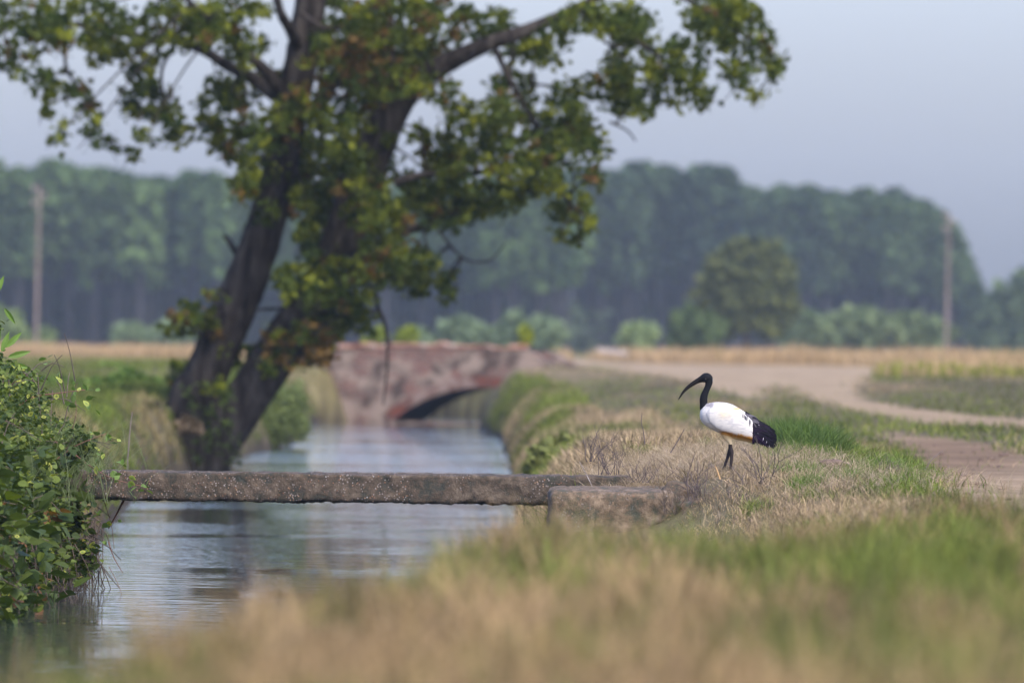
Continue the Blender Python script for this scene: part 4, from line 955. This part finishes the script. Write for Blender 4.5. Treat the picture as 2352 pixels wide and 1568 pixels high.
# tibia feathers and legs
parts.add(*zpath([(1050, 960, 90, -.012), (1070, 1030, 72, -.016), (1092, 1085, 40, -.018), (1108, 1125, 26, -.018), (1112, 1150, 20, -.018), (1118, 1190, 21, -.018), (1124, 1228, 28, -.018), (1128, 1262, 25, -.018), (1126, 1320, 20, -.018), (1120, 1400, 19, -.018), (1116, 1466, 20, -.018)], 14, 4))
parts.add(*zpath([(1070, 960, 90, .03), (1080, 1030, 66, .03), (1095, 1085, 36, .03), (1106, 1125, 24, .03), (1108, 1150, 20, .03), (1108, 1190, 21, .03), (1102, 1235, 27, .03), (1090, 1275, 23, .03), (1070, 1335, 19, .03), (1045, 1410, 18, .03), (1030, 1466, 19, .03)], 14, 4))
for fx, fy in ((1116, -.018), (1030, .03)):
    for ang, ln in ((180, 150), (152, 130), (208, 130), (8, 55)):
        a = math.radians(ang); p0 = zc(fx, 1468, fy); dr = np.array([math.cos(a), math.sin(a), 0]) * ln / SC
        V, Fs = tube([p0, p0 + dr * .35 + np.array([0, 0, .004]), p0 + dr * .7, p0 + dr + np.array([0, 0, -.002])], [.0075, .0062, .0055, .003], 8, 3); parts.add(V, Fs)
tmp = parts.build('bird_tmp', None)
mdf = tmp.modifiers.new('r', 'REMESH'); mdf.mode = 'VOXEL'; mdf.voxel_size = .0021; mdf.adaptivity = 0
sm_ = tmp.modifiers.new('s', 'SMOOTH'); sm_.factor = .5; sm_.iterations = 6
dg = bpy.context.evaluated_depsgraph_get(); me = bpy.data.meshes.new_from_object(tmp.evaluated_get(dg)); bpy.data.objects.remove(tmp)
me.name = 'body'
nv = len(me.vertices); co = np.empty(nv * 3, np.float32); me.vertices.foreach_get('co', co); co = co.reshape(-1, 3)
zx = co[:, 0] * SC + 1110; zy = 1478 - co[:, 2] * SC
n_a = fbm(zx, zy, 60, 101); n_b = fbm(zx, zy, 18, 104); streak = fbm(zx * .25 + zy * .12, zy, 12, 107)
col = np.tile(np.array([.61, .595, .54]), (nv, 1))
def mixc(c, f_): 
    global col
    f_ = np.clip(f_, 0, 1)[:, None]; col = col * (1 - f_) + np.array(c) * f_
mixc((.60, .50, .30), 1.1 * np.exp(-((zx - 1060) / 120) ** 2 - ((zy - 775) / 50) ** 2) * (n_a * 1.3))
mixc((.58, .38, .16), 1.2 * np.exp(-((zx - 1180) / 60) ** 2 - ((zy - 705) / 16) ** 2))
mixc((.40, .40, .41), .5 * sstep(.50, .68, streak))
fe = np.abs(((zy - 640 - (zx - 800) * .28) / 34 + .9 * vnoise(zx, zy, 90, 110)) % 1 - .5)
mixc((.38, .37, .37), .45 * sstep(.40, .5, fe) * sstep(900, 1050, zx))
mixc((.26, .25, .26), sstep(.35, .6, n_b + .1) * np.exp(-((zx - 850) / 48) ** 2 - ((zy - 660) / 36) ** 2) * 1.7)
lw = 998 + (zx - 960) * .19
mixc((.40, .19, .04), sstep(930, 1040, zx) * np.exp(-((zy - lw - 4 - 22 * (n_a - .5)) / 30) ** 2) * (.25 + 1.3 * n_b) * 1.6)
mixc((.62, .45, .2), .8 * sstep(900, 1000, zx) * sstep(lw + 8, lw + 30, zy))
mixc((.72, .58, .34), sstep(1040, 1100, zy) * (zx < 1180))
blackneck = (zx < 885) & (zy < np.where(zx < 830, 636 + (826 - zx) * 1.08, 612) + 6 * (n_b - .5))
mixc((.010, .011, .013), blackneck * 1.)
mixc((.015, .013, .012), (blackneck & (zx < 735)) * .9)
mixc((.009, .006, .014), (zx > 1376 + 14 * (n_b - .5)) * 1.)
mixc((.035, .028, .026), (zy > 1140 + 12 * (n_b - .5)) * (zx < 1260) * 1.)
a = me.color_attributes.new('Col', 'FLOAT_COLOR', 'POINT'); c4 = np.ones((nv, 4), np.float32); c4[:, :3] = col; a.data.foreach_set('color', c4.ravel())
M_bird = solid('plumage', [(.3, (.90, .90, .91)), (.7, (1.06, 1.05, 1.03))], 30, .62, .35, 60, attr=True, stretch=(.35, 1, 1.0), bdist=.0025, spec=.06)
me.materials.clear(); me.materials.append(M_bird)
for p in me.polygons: p.use_smooth = True
ibis = empty('ibis', (BX, BY, BZ)); ibis.rotation_euler = (0, 0, 0)
tag(ibis, 'white ibis with bare black head, curved bill and black plumes standing on the grassy mound', 'bird')
bo = bpy.data.objects.new('body', me); COL.objects.link(bo); bo.parent = ibis
M_eye = solid('eye_gloss', [(.3, (.006, .006, .006)), (.7, (.012, .01, .01))], 5, .08, 0, spec=.8)
for sgn in (-1, 1):
    bm = bmesh.new(); bmesh.ops.create_uvsphere(bm, u_segments=16, v_segments=10, radius=9 / SC); me2 = bpy.data.meshes.new('eye'); bm.to_mesh(me2); bm.free(); me2.materials.append(M_eye)
    for p in me2.polygons: p.use_smooth = True
    e = bpy.data.objects.new('eye', me2); COL.objects.link(e); e.parent = ibis; e.location = tuple(zc(797, 345, sgn * 47 / SC))
# plumes
def plumes(defs, name, mat):
    mb = MB(); 
    for (p0, p1, p2, w0, y0, y1, c) in defs:
        A, B, D_ = [zc(*p) for p in (p0, p1, p2)]; A[1] += y0; B[1] += (y0 + y1) / 2 - .004 * np.sign(-y0); D_[1] += y1
        K_ = 9; t = np.linspace(0, 1, K_)[:, None]; P = A * (1 - t) ** 2 + 2 * B * t * (1 - t) + D_ * t * t
        T = np.gradient(P, axis=0); T /= np.linalg.norm(T, axis=1)[:, None]
        side = np.cross(T, np.array([0, 1.0, 0])); side /= np.linalg.norm(side, axis=1)[:, None] + 1e-9
        wv = w0 / SC * np.sin(np.pi * np.clip(t * .82 + .16, 0, 1)) ** .7
        wv[-1] = .0004
        mid = P + np.array([0, np.sign(y0 or -1) * .0015, 0])
        V = np.concatenate([P - side * wv, mid, P + side * wv]); i = np.arange(K_ - 1)
        q_ = np.concatenate([np.stack([i, i + 1, K_ + i + 1, K_ + i], -1), np.stack([K_ + i, K_ + i + 1, 2 * K_ + i + 1, 2 * K_ + i], -1)])
        mb.add(V, [q_], np.array(c) * random.uniform(.7, 1.3))
    return mb.build(name, mat, None, smooth=True)
def at_child(o): o.parent = ibis; return o
M_plume = solid('plume', [(.3, (.7, .7, .8)), (.7, (1.2, 1.15, 1.3))], 30, .5, .2, 80, attr=True, spec=.12)
BLK = (.006, .006, .010); PUR = (.013, .006, .020); GRY = (.13, .125, .125); WHT = (.6, .58, .55)
tips = [(1400, 1125), (1450, 1120), (1500, 1150), (1550, 1165), (1600, 1178), (1645, 1178), (1664, 1140), (1668, 1080), (1662, 1030), (1640, 985), (1600, 950), (1560, 925), (1500, 890)]
D_ = []
for side in (-1, 1):
    for k in range(210):
        f_ = random.random(); i = f_ * (len(tips) - 1); j = int(i); a = i - j
        tx = tips[j][0] * (1 - a) + tips[min(j + 1, len(tips) - 1)][0] * a; ty = tips[j][1] * (1 - a) + tips[min(j + 1, len(tips) - 1)][1] * a
        sh = random.uniform(.72, 1.03); rx, ry = 1385 + random.uniform(-4, 60), 1070 - f_ * 190 + random.gauss(0, 18)
        tx = rx + (tx - rx) * sh; ty = ry + (ty - ry) * sh + random.gauss(0, 6)
        mx_, my_ = (rx + tx) / 2 + random.gauss(0, 8), (ry + ty) / 2 - random.uniform(5, 40)
        wy = np.interp(rx, [1300, 1400, 1500], [120, 105, 75]) / SC
        c = BLK if random.random() < .6 else PUR
        if random.random() < .05: c = GRY
        D_.append(((rx, ry), (mx_, my_), (tx, ty), random.uniform(5, 13), side * (wy + random.uniform(-.004, .006)), side * random.uniform(.01, .035), c))
    for k in range(90):     # curled loose barbs at the back edge
        i = random.uniform(4, 12); j = int(i); a = i - j; tx = tips[j][0] * (1 - a) + tips[min(j + 1, 12)][0] * a; ty = tips[j][1] * (1 - a) + tips[min(j + 1, 12)][1] * a
        D_.append(((tx - 70, ty - 30), (tx + random.uniform(-10, 30), ty - random.uniform(20, 50)), (tx + random.uniform(-4, 12), ty + random.uniform(-5, 18)), random.uniform(2, 4), side * .025, side * random.uniform(.0, .03), BLK))
    # dark sheet of feathers directly behind the white flank
    for k in range(40):
        ry = random.uniform(880, 1040); D_.append(((1376 + random.uniform(0, 14), ry), (1382, ry + 60), (1380 + random.uniform(0, 22), min(ry + random.uniform(80, 160), 1138)), random.uniform(7, 12), side * .068, side * .058, PUR))
    # greyish scapular plumes over the rump
    for k in range(70):
        rx, ry = random.uniform(1275, 1380), 0; ry = 742 + (rx - 1275) * .62 + random.uniform(0, 60)
        tx, ty = min(rx + random.uniform(60, 130), 1455 + random.gauss(0, 8)), ry + random.uniform(30, 100)
        if tx > 1410 and ty < 800: ty += 30
        D_.append(((rx, ry), ((rx + tx) / 2, (ry + ty) / 2 - 22), (tx, ty), random.uniform(5, 11), side * (.052 + .02 * (ry - 742 - (rx - 1275) * .62) / 60), side * .05, GRY if random.random() < .45 else BLK))
    for (p0, p1, p2) in [((1272, 775), (1300, 840), (1262, 905)), ((1285, 790), (1310, 850), (1268, 915)), ((1268, 800), (1275, 850), (1250, 860)), ((1335, 830), (1345, 870), (1328, 915)), ((1345, 840), (1350, 880), (1340, 925)), ((1300, 770), (1320, 820), (1295, 880)), ((1255, 760), (1262, 790), (1245, 850))]:
        D_.append((p0, p1, p2, 4.5, side * .083, side * .083, BLK if random.random() < .6 else GRY))
W_ = D_
for side in (-1, 1):
    for (x_, y_, dx, dy) in [(1445, 897, 16, 10), (1512, 1055, -8, 40), (1552, 1098, -6, 26), (1582, 1148, 8, 25)]:
        W_.append(((x_, y_), (x_ + dx * .5 + 3, y_ + dy * .5), (x_ + dx, y_ + dy), 3.0, side * .072 if x_ < 1500 else side * .058, side * .055, WHT))
at_child(plumes(D_, 'plumage', M_plume))

# ---------------------------------------------------------------- haze
P = [(x_, y_, z_) for x_ in (-440, 440) for y_ in (-45, 1510) for z_ in (-2, 34)]
hz = build('haze', P, [[(0, 1, 3, 2), (4, 6, 7, 5), (0, 4, 5, 1), (2, 3, 7, 6), (1, 5, 7, 3), (0, 2, 6, 4)]], None)
mt, nt, out = newmat('haze_air'); pv = nt.nodes.new('ShaderNodeVolumePrincipled'); pv.inputs['Color'].default_value = (.68, .84, 1, 1); pv.inputs['Density'].default_value = .00015; pv.inputs['Anisotropy'].default_value = 0.0
nt.links.new(pv.outputs[0], out.inputs['Volume']); hz.data.materials.append(mt); tag(hz, None, None, kind='stuff')
hz['label'] = 'thin bluish haze hanging over the fields'

# ---------------------------------------------------------------- light
EL, AZ = math.radians(48), math.radians(148)       # azimuth clockwise from +Y
w_ = bpy.data.worlds.new('World'); C.world = w_; w_.use_nodes = True; nt = w_.node_tree; nt.nodes.clear()
sky = nt.nodes.new('ShaderNodeTexSky'); sky.sky_type = 'NISHITA'; sky.sun_disc = False; sky.sun_elevation = EL; sky.sun_rotation = AZ
sky.air_density = 1.0; sky.dust_density = 3.0; sky.ozone_density = 1.5
bg = nt.nodes.new('ShaderNodeBackground'); bg.inputs['Strength'].default_value = .15
wo = nt.nodes.new('ShaderNodeOutputWorld')
tint = nt.nodes.new('ShaderNodeMix'); tint.data_type = 'RGBA'; tint.blend_type = 'MULTIPLY'; tint.inputs[0].default_value = 1; tint.inputs[7].default_value = (.945, .965, 1.24, 1)
nt.links.new(sky.outputs[0], tint.inputs[6]); nt.links.new(tint.outputs[2], bg.inputs[0]); nt.links.new(bg.outputs[0], wo.inputs[0])
sd = bpy.data.lights.new('sun', 'SUN'); so = bpy.data.objects.new('sun', sd); COL.objects.link(so); sd.energy = 1.4; sd.angle = math.radians(22); sd.color = (1, .915, .72)
dv = Vector((math.sin(AZ) * math.cos(EL), math.cos(AZ) * math.cos(EL), math.sin(EL))); so.rotation_euler = dv.to_track_quat('Z', 'Y').to_euler(); so.location = (0, -20, 60)
C.view_settings.view_transform = 'Standard'; C.view_settings.look = 'None'; C.view_settings.exposure = 1.1; C.view_settings.gamma = 1
cy = C.cycles; cy.use_denoising = True; cy.max_bounces = 8; cy.transparent_max_bounces = 8; cy.volume_bounces = 1; cy.caustics_reflective = False; cy.caustics_refractive = False; cy.sample_clamp_indirect = 4
